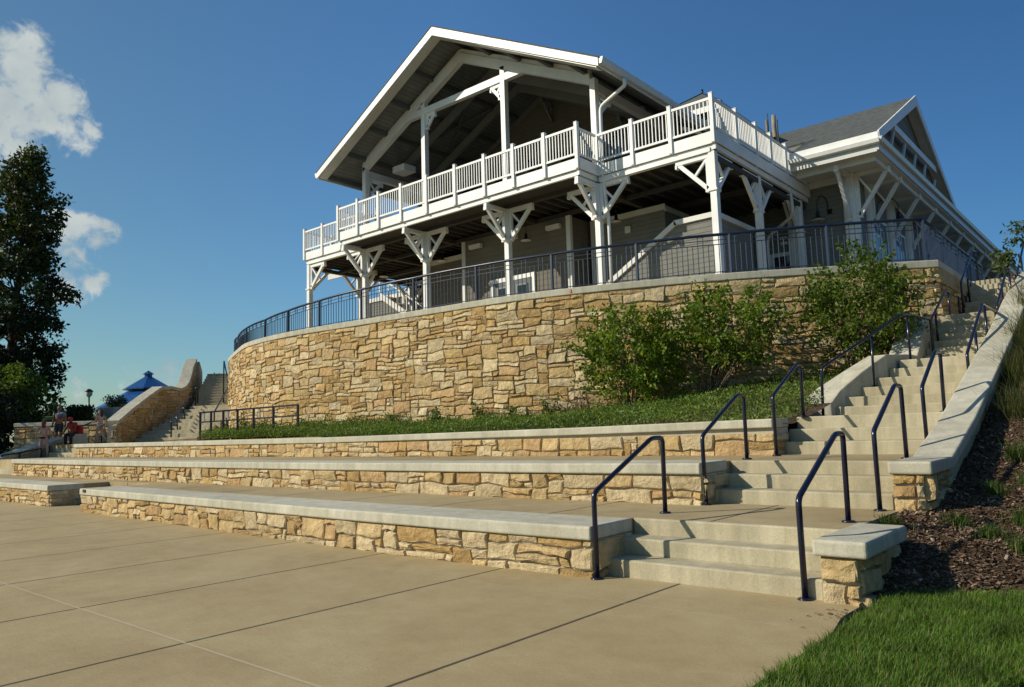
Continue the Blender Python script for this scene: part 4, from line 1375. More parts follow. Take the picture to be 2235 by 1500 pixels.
def gpanel(a, b, curved=True):
    n = 8 if curved else 1
    P = curve_pts(a, b, n, curved)
    m = MB()
    def rail(dz, r, zabs=None):
        for p, q in zip(P[:-1], P[1:]):
            z0 = p.z - dz if zabs is None else zabs; z1 = q.z - dz if zabs is None else zabs
            m.beam((p.x, p.y, z0), (q.x, q.y, z1), r, r)
    h = P[0].z - CAP_Z
    d1, d2 = 0.13 * h, 0.24 * h
    rail(d1, .016); rail(d2, .018); rail(0, .018, CAP_Z + .085)
    L = (Vector((a[0], a[1])) - Vector((b[0], b[1]))).length
    nb = max(4, round(L / .122))
    for k in range(1, nb):
        t = k / nb
        i = min(n - 1, int(t * n)); f = t * n - i
        p = P[i].lerp(P[i + 1], f)
        pair = (k % 4 in (0, 1))
        zt = p.z - (0.02 if pair else d2); zb = CAP_Z + (0.02 if pair else .085)
        m.box(p.x - .008, p.x + .008, p.y - .008, p.y + .008, zb, zt)
    m.build('railing_panel', M['blue'], gr)
for x, y, z in GP + GS: gpost(x, y, z)
for a, b in zip(GP[:-1], GP[1:]): gpanel(a, b)
for a, b in zip([GP[-1]] + GS[:-1], GS): gpanel(a, b, False)
m = MB()
tp = []
for a, b in zip(GP[:-1], GP[1:]): tp += curve_pts(a, b, 8, True)[:-1]
tp.append(Vector(GP[-1]))
m.tube(tp, 0.036, 10); m.tube([Vector(GP[-1])] + [Vector(p) for p in GS], 0.036, 10)
m.build('top_rail', M['blue'], gr)

# ------------------------------------------------------------------ pipe handrails
HG = 'navy pipe handrails on the concrete stairs'
def round_path(P, k=0.06):
    P = [Vector(p) for p in P]
    Q = [P[0]]
    for a, b, c in zip(P[:-2], P[1:-1], P[2:]):
        kk = min(k, (b - a).length / 2.2, (c - b).length / 2.2)
        u = b + (a - b).normalized() * kk; v = b + (c - b).normalized() * kk
        for t in (0, .2, .4, .6, .8, 1): Q.append(u.lerp(b, t).lerp(b.lerp(v, t), t))
    Q.append(P[-1])
    return Q
def handrail(label, P, mids=(), bases=(0, -1), r=0.0235, group=HG, k=0.06):
    t = thing('handrail', label, 'handrail', P[0], group)
    m = MB(); m.tube(round_path(P, k), r, 12); m.build('rail', M['navy'], t)
    for a, b in mids:
        m = MB(); m.tube([a, b], r * .93, 10); m.build('post', M['navy'], t)
    pts = [P[i] for i in bases] + [a for a, b in mids]
    for p in pts:
        m = MB(); m.lathe((p[0], p[1], p[2]), [(0.058, -0.004), (0.058, 0.008), (0.05, 0.013), (0.026, 0.016)], 16); m.build('base_plate', M['navy'], t)
    return t
XL = -3.945; XR_ = -2.18
handrail('left navy handrail at the lowest three steps', [(XL, 5.68, 0.0), (XL, 5.68, .745), (XL, 6.73, 1.205), (XL, 6.95, 1.205), (XL, 6.93, .45)])
handrail('right navy handrail at the lowest three steps, nearest to the viewer', [(XR_, 5.84, 0.0), (XR_, 5.84, .745), (XR_, 6.80, 1.21), (XR_, 7.00, 1.21), (XR_, 6.97, .45)])
handrail('left navy handrail beside the end of the middle seat wall', [(XL, 7.83, .45), (XL, 7.83, 1.20), (XL, 8.80, 1.67), (XL, 9.00, 1.67), (XL, 8.98, .895)])
handrail('right navy handrail passing in front of the farther stone pier', [(-2.19, 7.97, .45), (-2.19, 7.97, 1.21), (-2.19, 8.87, 1.685), (-2.19, 9.13, 1.685), (-2.19, 9.12, .895)])
handrail('left navy handrail beside the end of the top seat wall', [(XL, 9.92, .895), (XL, 9.92, 1.68), (XL, 10.86, 2.14), (XL, 11.02, 2.14), (XL, 11.0, 1.402)])
handrail('right navy handrail casting a bent shadow on the sloping coping', [(-2.19, 10.10, .92), (-2.19, 10.10, 1.70), (-2.19, 10.96, 2.18), (-2.19, 11.26, 2.18), (-2.19, 11.2, 1.402)])
handrail('long navy handrail on the left of the fourth flight, with a middle post', [(-4.27, 12.80, 1.40), (-4.24, 12.80, 2.20), (-3.39, 14.62, 3.17), (-3.34, 15.2, 3.21), (-3.28, 16.3, 3.22), (-3.28, 16.3, 2.37)],
         [((-3.76, 13.93, 1.9), (-3.73, 13.93, 2.79)), ((-3.37, 14.9, 2.36), (-3.37, 14.9, 3.18))])
handrail('right navy handrail on the fourth flight, base hidden by the coping', [(-2.18, 13.05, 1.56), (-2.18, 13.05, 2.27), (-2.18, 14.80, 3.22), (-2.18, 16.15, 3.22), (-2.18, 16.15, 2.4)], [((-2.18, 15.0, 2.36), (-2.18, 15.0, 3.2)), ((-2.18, 13.9, 1.9), (-2.18, 13.9, 2.7))])
handrail('left navy handrail in front of the wall corner on the fifth flight', [(-3.30, 16.42, 2.5), (-3.30, 16.42, 3.22), (-3.30, 18.05, 4.0), (-3.28, 19.3, 4.02), (-3.28, 19.3, 3.45)], [((-3.30, 16.9, 2.8), (-3.30, 16.9, 3.42)), ((-3.30, 18.3, 3.45), (-3.30, 18.3, 4.0))])
handrail('right navy handrail on the fifth flight near the drooping twig', [(-2.18, 16.4, 2.5), (-2.18, 16.4, 3.36), (-2.18, 18.2, 4.34), (-2.18, 19.4, 4.36), (-2.18, 19.4, 3.45)], [((-2.18, 17.2, 2.9), (-2.18, 17.2, 3.78)), ((-2.18, 18.4, 3.45), (-2.18, 18.4, 4.34))])
handrail('topmost left navy handrail rising past the side of the blue railing', [(-3.34, 20.1, 3.6), (-3.34, 20.1, 4.45), (-3.34, 22.05, 5.56), (-3.34, 22.5, 5.58), (-3.34, 22.5, 4.75)], [((-3.34, 21.0, 4.1), (-3.34, 21.0, 4.94))])
handrail('topmost right navy handrail cut by the right edge of the picture', [(-2.18, 19.6, 3.5), (-2.18, 19.6, 4.40), (-2.18, 21.6, 5.50), (-2.18, 22.2, 5.5), (-2.18, 22.2, 4.7)], [((-2.18, 20.6, 4.0), (-2.18, 20.6, 4.93))])
handrail('thin dark handrail standing mid-way up the lower left-hand flight', [(-30.85, 14.55, 1.42), (-30.80, 14.53, 2.14), (-32.39, 15.78, 2.89), (-33.13, 16.41, 3.30), (-33.3, 16.6, 3.30), (-33.3, 16.6, 2.9)],
         [((-31.45, 15.1, 1.75), (-31.45, 15.05, 2.46)), ((-32.24, 15.80, 2.3), (-32.24, 15.70, 2.84))], r=.03)
handrail('thin dark handrail at the foot of the shaded upper left-hand flight', [(-33.8, 17.05, 2.92), (-33.8, 17.05, 3.76), (-34.3, 17.4, 3.8), (-34.3, 17.4, 2.95)], r=.03)
handrail('dark handrail squeezed between the left-hand stairs and the curved wall', [(-30.2, 16.05, 1.6), (-30.2, 16.05, 2.5), (-32.2, 17.8, 3.75), (-33.6, 18.3, 5.05), (-33.6, 18.3, 3.0)], r=.032)
handrail('dark handrail in front of the garden wall beside the walking girl', [(-32.5, 11.40, 1.33), (-32.5, 11.40, 1.87), (-31.78, 11.94, 2.20), (-32.17, 12.37, 2.20), (-32.22, 12.41, 1.33)], r=.027)
handrail('dark handrail by the sloping cheek wall at the left edge of the picture', [(-30.9, 8.55, .45), (-31.0, 8.65, 1.02), (-31.35, 9.4, 1.10), (-31.35, 10.01, 1.22), (-31.35, 10.01, .89)], [((-31.3, 9.3, .80), (-31.3, 9.3, 1.09))], r=.028)

# ------------------------------------------------------------------ ramp fence on the top walk
rf_ = thing('ramp_fence', 'low black metal fence of square panels in front of the curved wall', 'fence', (-21.8, 12.6, 1.33))
a = Vector((-24.48, 12.52, 0)); b = Vector((-19.12, 12.72, 0))
zt = lambda t: 2.25 + .02 * t; zm = lambda t: 1.93 + .03 * t; zb = lambda t: 1.46
P7 = [0, 0.125, 0.262, 0.415, 0.582, 0.775, 1.0]
for i, t in enumerate(P7):
    p = a.lerp(b, t); m = MB(); m.box(p.x - .027, p.x + .027, p.y - .027, p.y + .027, 1.32, zt(t) + .02)
    m.build('post', M['navy'], rf_)
for nm, f, r in (('top_rail', zt, .05), ('middle_rail', zm, .042), ('bottom_rail', zb, .042)):
    m = MB(); m.beam((a.x, a.y, f(0)), (b.x, b.y, f(1)), r, r); m.build(nm, M['navy'], rf_)
steel = simple('blue_grey_plate', (0.16, 0.22, 0.30), 0.4)
for t in (0.045, 0.315, 0.64):
    p = a.lerp(b, t); m = MB()
    z0, z1 = zm(t), zt(t)
    m.prism([(p.x - .05, p.y - .01, z0), (p.x + .06, p.y - .01, z0), (p.x + .03, p.y - .01, (z0 + z1) / 2), (p.x + .05, p.y - .01, z1), (p.x - .06, p.y - .01, z1), (p.x - .02, p.y - .01, (z0 + z1) / 2)], (0, .02, 0))
    m.build('plate', steel, rf_)

# ------------------------------------------------------------------ lamps
def pendant(label, x, y, z, zc=8.56):
    t = thing('pendant_lamp', label, 'lamp', (x, y, z), 'dark pendant lamps under the deck')
    m = MB(); m.tube([(x, y, z + .22), (x, y, zc)], .012, 8); m.build('stem', M['black'], t)
    m = MB(); m.lathe((x, y, z), [(0.19, 0.0), (0.185, 0.02), (0.075, .06), (0.055, .10), (0.05, .2), (.03, .24)], 20); m.build('shade', M['black'], t)
    m = MB(); m.lathe((x, y, z), [(0.182, -.012), (0.184, 0.001)], 20); m.build('reflector', M['lampwhite'], t)
pendant('pendant lamp in front of the beige wall, above the double door', -15.89, 19.5, 7.74)
pendant('pendant lamp hanging left of the beige wall corner', -19.95, 19.5, 7.72)
pendant('pendant lamp hanging farthest left under the deck', -23.92, 20.0, 7.82)
pendant('pendant lamp hanging above the sloping stair enclosure', -12.91, 20.5, 7.97)
def gooseneck(label, wall, out, z, reach):
    t = thing('wall_lamp', label, 'lamp', (wall[0], wall[1], z), 'black gooseneck wall lamps on the wing')
    w = Vector((wall[0], wall[1], 0)); d = Vector((out[0], out[1], 0))
    P = [w + Vector((0, 0, z)), w + d * .12 + Vector((0, 0, z + .02))]
    for k in range(9):
        a = math.pi * k / 8
        P.append(w + d * (reach * .5 - math.cos(a) * reach * .38) + Vector((0, 0, z + .18 + math.sin(a) * .32)))
    e = P[-1]; P.append(e - Vector((0, 0, .25)))
    m = MB(); m.tube(P, .017, 8); m.build('arm', M['black'], t)
    m = MB(); m.beam(w + Vector((0, 0, z)), w + d * .035 + Vector((0, 0, z)), .16, .16); m.build('wall_plate', M['black'], t)
    s = e - Vector((0, 0, .50))
    m = MB(); m.lathe(s, [(0.24, 0.0), (0.23, 0.02), (0.09, .08), (0.065, .16), (0.05, .28), (.02, .32)], 20); m.build('shade', M['black'], t)
    m = MB(); m.lathe(s, [(0.228, -.014), (0.232, 0.001)], 20); m.build('reflector', M['lampwhite'], t)
gooseneck('gooseneck wall lamp between the two columns of the front wall', (-7.78, 25.49), (-.45, -.89), 8.22, .62)
gooseneck('gooseneck wall lamp on the side wall under the long eave', (-6.99, 27.7), (.85, .5), 8.45, .9)

# ------------------------------------------------------------------ things on the deck
t = thing('timber_pole_bundle', 'bundle of weathered upright timber poles at the back of the deck', 'pole bundle', (-9.0, 24.2, 9.13))
rng = random.Random(4)
for x, y, r, h, mt in ((-9.0, 23.68, .055, 2.05, 'wood'), (-9.03, 23.88, .022, 2.36, 'joist'), (-8.98, 24.30, .10, 2.42, 'wood2'), (-9.02, 24.0, .085, 1.75, 'wood'), (-8.95, 24.15, .07, 1.60, 'joist'), (-9.0, 24.68, .03, 2.38, 'joist'), (-9.02, 24.86, .06, 1.55, 'wood3'), (-8.97, 24.55, .05, 1.5, 'wood')):
    if mt == 'wood2': mm = M.setdefault('wood2', simple('pale_timber', (0.30, 0.245, 0.17), 0.9))
    elif mt == 'wood3': mm = M.setdefault('wood3', simple('red_timber', (0.22, 0.11, 0.065), 0.9))
    else: mm = M[mt]
    P = []; R = []
    for k in range(7):
        f = k / 6
        P.append((x + rng.uniform(-.015, .015), y + rng.uniform(-.02, .02), 9.13 + h * f)); R.append(r * rng.uniform(.85, 1.1) * (1 - .25 * f))
    m = MB(); m.tube(P, R, 9); m.build('pole', mm, t)
def deck_chair(label, x, y, rz):
    t = thing('deck_chair', label, 'chair', (x, y, 9.13), 'white slatted chairs on the deck')
    R = Matrix.Rotation(rz, 3, 'Z')
    def P(a, b, c): return R @ Vector((a, b, 0)) + Vector((x, y, 9.13 + c))
    for a in (-.25, .25):
        m = MB(); m.beam(P(a, -.25, 0), P(a, -.25, .75), .05, .05); m.build('leg', M['white'], t)
        m = MB(); m.beam(P(a, .25, 0), P(a, .32, 1.05), .05, .05); m.build('leg', M['white'], t)
    m = MB()
    for k in range(5): m.beam(P(-.27, -.26 + .12 * k, .62), P(.27, -.26 + .12 * k, .62), .09, .025)
    m.build('seat', M['white'], t)
    m = MB()
    for k in range(5): m.beam(P(-.2 + .1 * k, .27, .65), P(-.2 + .1 * k, .33, 1.05), .06, .02)
    m.beam(P(-.27, .33, 1.05), P(.27, .33, 1.05), .03, .08); m.build('backrest', M['white'], t)
deck_chair('white slatted chair near the left corner of the deck', -25.6, 20.3, 0.5)
deck_chair('white slatted chair behind the second bay of the deck railing', -22.7, 18.25, -0.6)
deck_chair('white slatted chair behind the first bay of the protruding railing', -23.15, 19.4, 0.8)

# ------------------------------------------------------------------ far left: gazebo, lamp post, planter block
gx, gy = -75.9, 33.4
gz = thing('gazebo', 'octagonal gazebo with two-tier blue metal roof beyond the stairs', 'gazebo', (gx, gy, 3.0))
def octo(m, r0, z0, r1, z1, n=8, a0=.2):
    A = [(gx + r0 * math.cos(a0 + 2 * math.pi * k / n), gy + r0 * math.sin(a0 + 2 * math.pi * k / n), z0) for k in range(n)]
    B = [(gx + r1 * math.cos(a0 + 2 * math.pi * k / n), gy + r1 * math.sin(a0 + 2 * math.pi * k / n), z1) for k in range(n)]
    m.add(A + B, [(k, (k + 1) % n, n + (k + 1) % n, n + k) for k in range(n)] + [tuple(range(n, 2 * n)), tuple(range(n - 1, -1, -1))])
m = MB(); octo(m, 5.0, 4.60, 1.9, 6.35); octo(m, 5.04, 4.46, 5.04, 4.60); m.build('lower_roof', M['bluesheet'], gz)
m = MB(); octo(m, 2.25, 6.58, 0.42, 7.72); octo(m, 2.29, 6.46, 2.29, 6.58); m.build('upper_roof', M['bluesheet'], gz)
m = MB(); octo(m, 1.7, 6.2, 1.7, 6.6); m.build('clerestory', M['black'], gz)
m = MB(); octo(m, .36, 7.7, .36, 8.02); octo(m, .56, 8.02, .02, 8.38); m.build('cupola', M['bluesheet'], gz)
for k in range(8):
    a = .2 + 2 * math.pi * k / 8
    m = MB(); m.box(gx + 4.3 * math.cos(a) - .12, gx + 4.3 * math.cos(a) + .12, gy + 4.3 * math.sin(a) - .12, gy + 4.3 * math.sin(a) + .12, 2.4, 4.5)
    m.build('post', M['greenpost'], gz)
lp = thing('lamp_post', 'teal lamp post with a dark capped lantern beside the gazebo', 'street lamp', (-53.8, 19.85, 2.6))
m = MB(); m.tube([(-53.8, 19.85, 2.4), (-53.8, 19.85, 4.45)], [.08, .055], 10); m.lathe((-53.8, 19.85, 2.4), [(.14, 0), (.13, .3), (.07, .4)], 12); m.build('pole', M['greenpost'], lp)
m = MB(); m.lathe((-53.8, 19.85, 4.42), [(.10, 0), (.19, .12), (.21, .30), (.19, .36)], 14); m.build('lantern', M['lampwhite'], lp)
m = MB(); m.lathe((-53.8, 19.85, 4.76), [(.26, 0), (.24, .06), (.14, .14), (.03, .2)], 14); m.build('lantern_cap', M['black'], lp)
m = MB(); m.box(-48.0, -46.3, 18.4, 19.6, 2.3, 3.42); m.build('concrete_block', M['coping'], None, bevel=.04, label='pale streaked concrete block on the grass beside the gazebo', cat='concrete block')
m = MB(); m.plan([(-32.05, 11.2), (-31.5, 11.05), (-31.45, 11.6), (-32.0, 11.75)], 1.30, 1.72); m.build('bench_block', M['coping'], None, bevel=.02, label='low concrete block seat under the seated person', cat='block seat')
m = MB(); m.prism([(-16.2, 5.925, .385), (-16.06, 5.92, .385), (-16.06, 5.92, .44), (-16.2, 5.925, .44)], (0, -.006, 0)); m.build('tag_plate', M['black'], None, label='tiny dark tag on the left end of the lowest seat wall cap', cat='tag')

# ------------------------------------------------------------------ people
def skin(name, joints, edges, mat, parent, root, levels=2):
    keys = list(joints)
    off = wl(parent)
    me = bpy.data.meshes.new(name)
    me.from_pydata([tuple(Vector(joints[k][0]) - off) for k in keys], [(keys.index(a), keys.index(b)) for a, b in edges], [])
    o = bpy.data.objects.new(name, me); C.objects.link(o)
    o.parent = parent
    s = o.modifiers.new('skin', 'SKIN'); s.use_smooth_shade = True
    lay = me.skin_vertices[0].data
    for i, k in enumerate(keys):
        r = joints[k][1]
        lay[i].radius = (r, r) if not isinstance(r, tuple) else r
        lay[i].use_root = (k == root)
    u = o.modifiers.new('sub', 'SUBSURF'); u.levels = 1; u.render_levels = levels
    me.materials.append(mat)
    return o

def person(label, loc, H, face, pose, skin_col, hair_col, hair_len, tops, bottoms, shoes=None, cap=None):
    """face: angle of the direction the body faces (0 = +X). pose overrides joint offsets, in units of H,
    axes: f forward, s to the person's left, u up"""
    t = thing('person', label, 'person', loc)
    ca, sa = math.cos(face), math.sin(face)
    J = {'pelvis': (0, 0, .52), 'waist': (0, 0, .60), 'chest': (.005, 0, .72), 'neck': (0, 0, .825), 'jaw': (.012, 0, .875), 'head': (.004, 0, .925), 'crown': (-.002, 0, .965), 'nose': (.062, 0, .905)}
    for s, q in (('l', 1), ('r', -1)):
        J.update({'sh' + s: (0, q * .105, .80), 'el' + s: (-.01, q * .135, .635), 'wr' + s: (.02, q * .145, .50), 'pa' + s: (.03, q * .145, .465),
                  'hip' + s: (0, q * .052, .50), 'kn' + s: (.01, q * .055, .28), 'an' + s: (-.005, q * .058, .045), 'to' + s: (.085, q * .065, .02)})
    J.update(pose)
    R = {'pelvis': .070, 'waist': .060, 'chest': .072, 'neck': .030, 'jaw': .042, 'head': .058, 'crown': .045, 'nose': .009}
    for s in 'lr':
        R.update({'sh' + s: .036, 'el' + s: .025, 'wr' + s: .017, 'pa' + s: .020, 'hip' + s: .055, 'kn' + s: .036, 'an' + s: .022, 'to' + s: .020})
    def W(v): return Vector((loc[0] + (v[0] * ca - v[1] * sa) * H, loc[1] + (v[0] * sa + v[1] * ca) * H, loc[2] + v[2] * H))
    E = [('pelvis', 'waist'), ('waist', 'chest'), ('chest', 'neck'), ('neck', 'jaw'), ('jaw', 'head'), ('head', 'crown'), ('head', 'nose')]
    for s in 'lr':
        E += [('chest', 'sh' + s), ('sh' + s, 'el' + s), ('el' + s, 'wr' + s), ('wr' + s, 'pa' + s), ('pelvis', 'hip' + s), ('hip' + s, 'kn' + s), ('kn' + s, 'an' + s), ('an' + s, 'to' + s)]
    for s, q in (('l', 1), ('r', -1)):       # four fingers and a thumb
        p = Vector(J['pa' + s]); w = Vector(J['wr' + s]); d = (p - w).normalized()
        side = Vector((1, 0, 0)) - d * d.x
        side = side.normalized() if side.length > .2 else Vector((0, 1, 0))
        for i, (o_, ln) in enumerate(((-.014, .040), (-.005, .046), (.005, .043), (.014, .033))):
            k = 'f%d%s' % (i, s); J[k] = tuple(p + side * o_ + d * ln); R[k] = .0055; E.append(('pa' + s, k))
        k = 'th' + s; J[k] = tuple(p + side * .030 + d * .012); R[k] = .006; E.append(('pa' + s, k))
    jj = {k: (W(J[k]), R[k] * H) for k in J}
    m_ = simple('skin_tone', skin_col, .6)
    skin('body', jj, E, m_, t, 'pelvis')
    def cloth(nm, keys, edges, grow, mat):
        d = {}
        for k in keys:
            if isinstance(k, tuple):
                k0, a, b, f, r = k
                d[k0] = (W(Vector(J[a]).lerp(Vector(J[b]), f)), r * H)
            else: d[k] = (W(J[k]), (R[k] + grow) * H)
        skin(nm, d, edges, mat, t, [k if isinstance(k, str) else k[0] for k in keys][0])
    for nm, col, sleeve in tops:
        mt = col if not isinstance(col, tuple) else simple(nm + '_cloth', col, .85)
        keys = ['waist', 'chest', 'shl', 'shr', ('hem', 'waist', 'pelvis', .35, .074), ('coll', 'chest', 'neck', .7, .048)]
        ed = [('waist', 'chest'), ('chest', 'shl'), ('chest', 'shr'), ('waist', 'hem'), ('chest', 'coll')]
        if sleeve:
            for s in 'lr':
                keys.append(('sl' + s, 'sh' + s, 'el' + s, sleeve, .042)); ed.append(('sh' + s, 'sl' + s))
        cloth(nm, keys, ed, .010, mt)
    nm, col, ln = bottoms
    mt = simple(nm + '_cloth', col, .85)
    keys = ['pelvis', 'hipl', 'hipr', ('belt', 'pelvis', 'waist', .5, .068)]; ed = [('pelvis', 'hipl'), ('pelvis', 'hipr'), ('pelvis', 'belt')]
    for s in 'lr':
        if ln <= 1:
            keys.append(('lg' + s, 'hip' + s, 'kn' + s, ln, .056 - .012 * ln)); ed.append(('hip' + s, 'lg' + s))
        else:
            keys += ['kn' + s, ('lg' + s, 'kn' + s, 'an' + s, ln - 1, .034)]; ed += [('hip' + s, 'kn' + s), ('kn' + s, 'lg' + s)]
    cloth(nm, keys, ed, .010, mt)
    # hair
    hm = simple('hair', hair_col, .7)
    hd = Vector(J['head']); cr = Vector(J['crown'])
    back = Vector((-.03, 0, 0))
    hj = {'a': (W(cr + Vector((.012, 0, .012))), .048 * H), 'b': (W(hd + back + Vector((-.005, 0, .01))), .058 * H)}
    he = [('a', 'b')]
    if hair_len > 0:
        hj['c'] = (W(hd + back * 1.5 + Vector((-.01, 0, -.5 * hair_len))), .052 * H); he.append(('b', 'c'))
        hj['d'] = (W(hd + back * 1.7 + Vector((-.015, 0, -hair_len))), .030 * H); he.append(('c', 'd'))
    skin('hair', hj, he, hm, t, 'a')
    if cap:
        skin('cap', {'a': (W(cr + Vector((0, 0, .02))), .056 * H), 'b': (W(hd + Vector((.0, 0, .03))), .062 * H), 'c': (W(hd + Vector((.10, 0, .03))), .028 * H)}, [('a', 'b'), ('b', 'c')], simple('cap_cloth', cap, .8), t, 'a')
    if shoes:
        for s in 'lr':
            an = Vector(J['an' + s]); to = Vector(J['to' + s]); dd = (to - an); dd.z = 0; dd = dd.normalized()
            skin('shoe', {'h': (W(an - dd * .012 + Vector((0, 0, -.015))), .030 * H), 'm': (W(an.lerp(to, .55) + Vector((0, 0, -.004))), .027 * H), 't': (W(to + dd * .02), .022 * H)}, [('h', 'm'), ('m', 't')], simple('shoe', shoes, .6), t, 'h')
    # eyes
    m = MB()
    for q in (-1, 1):
        c = W(hd + Vector((.052, q * .022, .0))); m.lathe(c, [(.003 * H, -.004 * H), (.005 * H, 0), (.003 * H, .004 * H)], 8)
    m.build('eyes', M['black'], t)
    return t

def tie_dye():
    m, nt, b = newmat('tie_dye_cloth')
    p = world_pos(nt); z = sep(nt, p)[2]
    n = noise_tex(nt, 5, 4, .6, p)
    f = math_node(nt, 'ADD', z, math_node(nt, 'MULTIPLY', n, .35))
    mr = nt.nodes.new('ShaderNodeMapRange'); mr.inputs['From Min'].default_value = 2.25; mr.inputs['From Max'].default_value = 2.95
    nt.links.new(f, mr.inputs[0])
    c = ramp(nt, mr.outputs[0], [(0.0, (.55, .06, .01)), (.3, (.62, .17, .02)), (.5, (.12, .04, .14)), (.66, (.20, .24, .25)), (.8, (.10, .38, .60)), (1.0, (.16, .50, .70))])
    nt.links.new(c, b.inputs['Base Color']); b.inputs['Roughness'].default_value = .9
    return m

away = math.atan2(0.755, -0.645)
person('girl with long red hair seen from behind, pale pink top and black shorts', (-31.45, 10.10, 0.89), 1.40, away + .25,
       {'hipl': (0, .062, .50), 'hipr': (0, -.062, .50), 'knl': (.005, .075, .28), 'knr': (.005, -.085, .28), 'anl': (0, .085, .045), 'anr': (0, -.105, .045), 'tol': (.08, .10, .02), 'tor': (.08, -.12, .02),
        'ell': (-.02, .175, .66), 'wrl': (.03, .20, .55), 'pal': (.04, .205, .515), 'elr': (-.01, -.17, .645), 'wrr': (0, -.215, .52), 'par': (0, -.225, .485)},
       (.50, .30, .22), (.13, .035, .012), .17, [('top', (.52, .30, .24), .0)], ('shorts', (.012, .011, .012), .10))
walk = math.atan2(-0.45, -0.9)
person('girl with long brown hair in denim shorts walking past the garden wall', (-31.35, 12.00, 1.335), 1.34, walk,
       {'knl': (.06, .05, .285), 'anl': (.02, .05, .05), 'tol': (.10, .055, .025), 'knr': (-.01, -.05, .28), 'anr': (-.16, -.05, .10), 'tor': (-.10, -.055, .03),
        'ell': (.03, .13, .66), 'wrl': (.14, .10, .60), 'pal': (.17, .09, .60), 'elr': (-.10, -.13, .68), 'wrr': (-.13, -.14, .54), 'par': (-.13, -.14, .505)},
       (.50, .30, .20), (.060, .020, .009), .17, [('tank_top', (.40, .42, .42), .0)], ('denim_shorts', (.12, .28, .42), .38), (.25, .2, .15))
person('man in tie-dyed shirt of blue, red and orange standing behind the others', (-33.55, 11.30, 1.30), 1.62, math.atan2(-.7, .7),
       {'ell': (-.01, .15, .64), 'wrl': (.03, .16, .50), 'pal': (.04, .16, .465)},
       (.20, .095, .055), (.010, .008, .007), 0, [('shirt', tie_dye(), .55)], ('dark_shorts', (.035, .04, .045), .95), (.3, .3, .3))
sit = math.atan2(-.5, .35)
person('person in red shirt and red cap seated with dark trousers and white shoes', (-31.72, 11.18, 1.11), 1.50, sit,
       {'pelvis': (-.06, 0, .42), 'waist': (-.04, 0, .50), 'chest': (.03, 0, .60), 'neck': (.08, 0, .685), 'jaw': (.10, 0, .72), 'head': (.105, 0, .765), 'crown': (.10, 0, .805), 'nose': (.165, 0, .745),
        'shl': (.035, .105, .665), 'shr': (.035, -.105, .665), 'ell': (.12, .13, .52), 'wrl': (.21, .10, .44), 'pal': (.24, .09, .43), 'elr': (.12, -.13, .52), 'wrr': (.21, -.10, .44), 'par': (.24, -.09, .43),
        'hipl': (-.05, .055, .41), 'hipr': (-.05, -.055, .41), 'knl': (.19, .085, .38), 'knr': (.19, -.07, .38), 'anl': (.20, .085, .06), 'anr': (.16, -.07, .06), 'tol': (.29, .10, .025), 'tor': (.25, -.08, .025)},
       (.10, .05, .03), (.01, .008, .007), 0, [('shirt', (.42, .02, .02), .5)], ('trousers', (.020, .016, .014), 1.85), (.62, .64, .66), (.45, .03, .03))
t = MB()
t.prism([(-31.75, 11.22, 1.72), (-31.52, 11.40, 1.72), (-31.52, 11.40, 1.98), (-31.62, 11.32, 2.06), (-31.75, 11.22, 2.0)], (-.10, .13, 0))
t.build('red_bag', simple('red_canvas', (.42, .015, .015), .8), None, bevel=.04, label='bright red bag on the block beside the seated person', cat='bag')

# ------------------------------------------------------------------ vegetation
def leaf_quads(P, size, rng, col, droop=0.25, aspect=0.55):
    """P (n,3) leaf positions -> rhombic folded leaves"""
    n = len(P)
    d = rng.normal(size=(n, 3)); d[:, 2] -= droop; d /= np.linalg.norm(d, axis=1)[:, None]
    a = rng.normal(size=(n, 3)); a -= (a * d).sum(1)[:, None] * d; a /= np.linalg.norm(a, axis=1)[:, None]
    s = size * rng.uniform(.6, 1.35, (n, 1))
    w = s * aspect * .5
    nn = np.cross(d, a)
    v0 = P; v2 = P + d * s
    mid = P + d * s * .45
    v1 = mid + a * w + nn * w * .25; v3 = mid - a * w + nn * w * .25
    V = np.stack([v0, v1, v2, v3], 1).reshape(-1, 3)
    F = np.arange(4 * n).reshape(n, 4)
    return V, F, np.repeat(col, 4, 0)

def leaf_colors(n, rng, base, var=.3, warm=.0):
    b = np.array(base)[None, :] * rng.uniform(1 - var, 1 + var, (n, 1))
    b[:, 0] *= 1 + rng.uniform(-.15, .25, n) + warm
    if warm >= 0:
        k = rng.random(n) < .02 + warm * .1
        b[k] = np.array(base) * np.array([2.4, 1.35, .8])
    return np.clip(b, .003, .6)

def limb(m, a, b, r0, r1, rng, bend=.12, n=5):
    a = Vector(a); b = Vector(b); L = (b - a).length
    P = [a]; R = [r0]
    off = Vector((rng.uniform(-1, 1), rng.uniform(-1, 1), rng.uniform(-.3, .6))) * L * bend
    for k in range(1, n + 1):
        t = k / n
        P.append(a.lerp(b, t) + off * math.sin(math.pi * t) + Vector((rng.uniform(-1, 1), rng.uniform(-1, 1), 0)) * L * .015)
        R.append(r0 + (r1 - r0) * t)
    m.tube(P, R, 7)
    return P

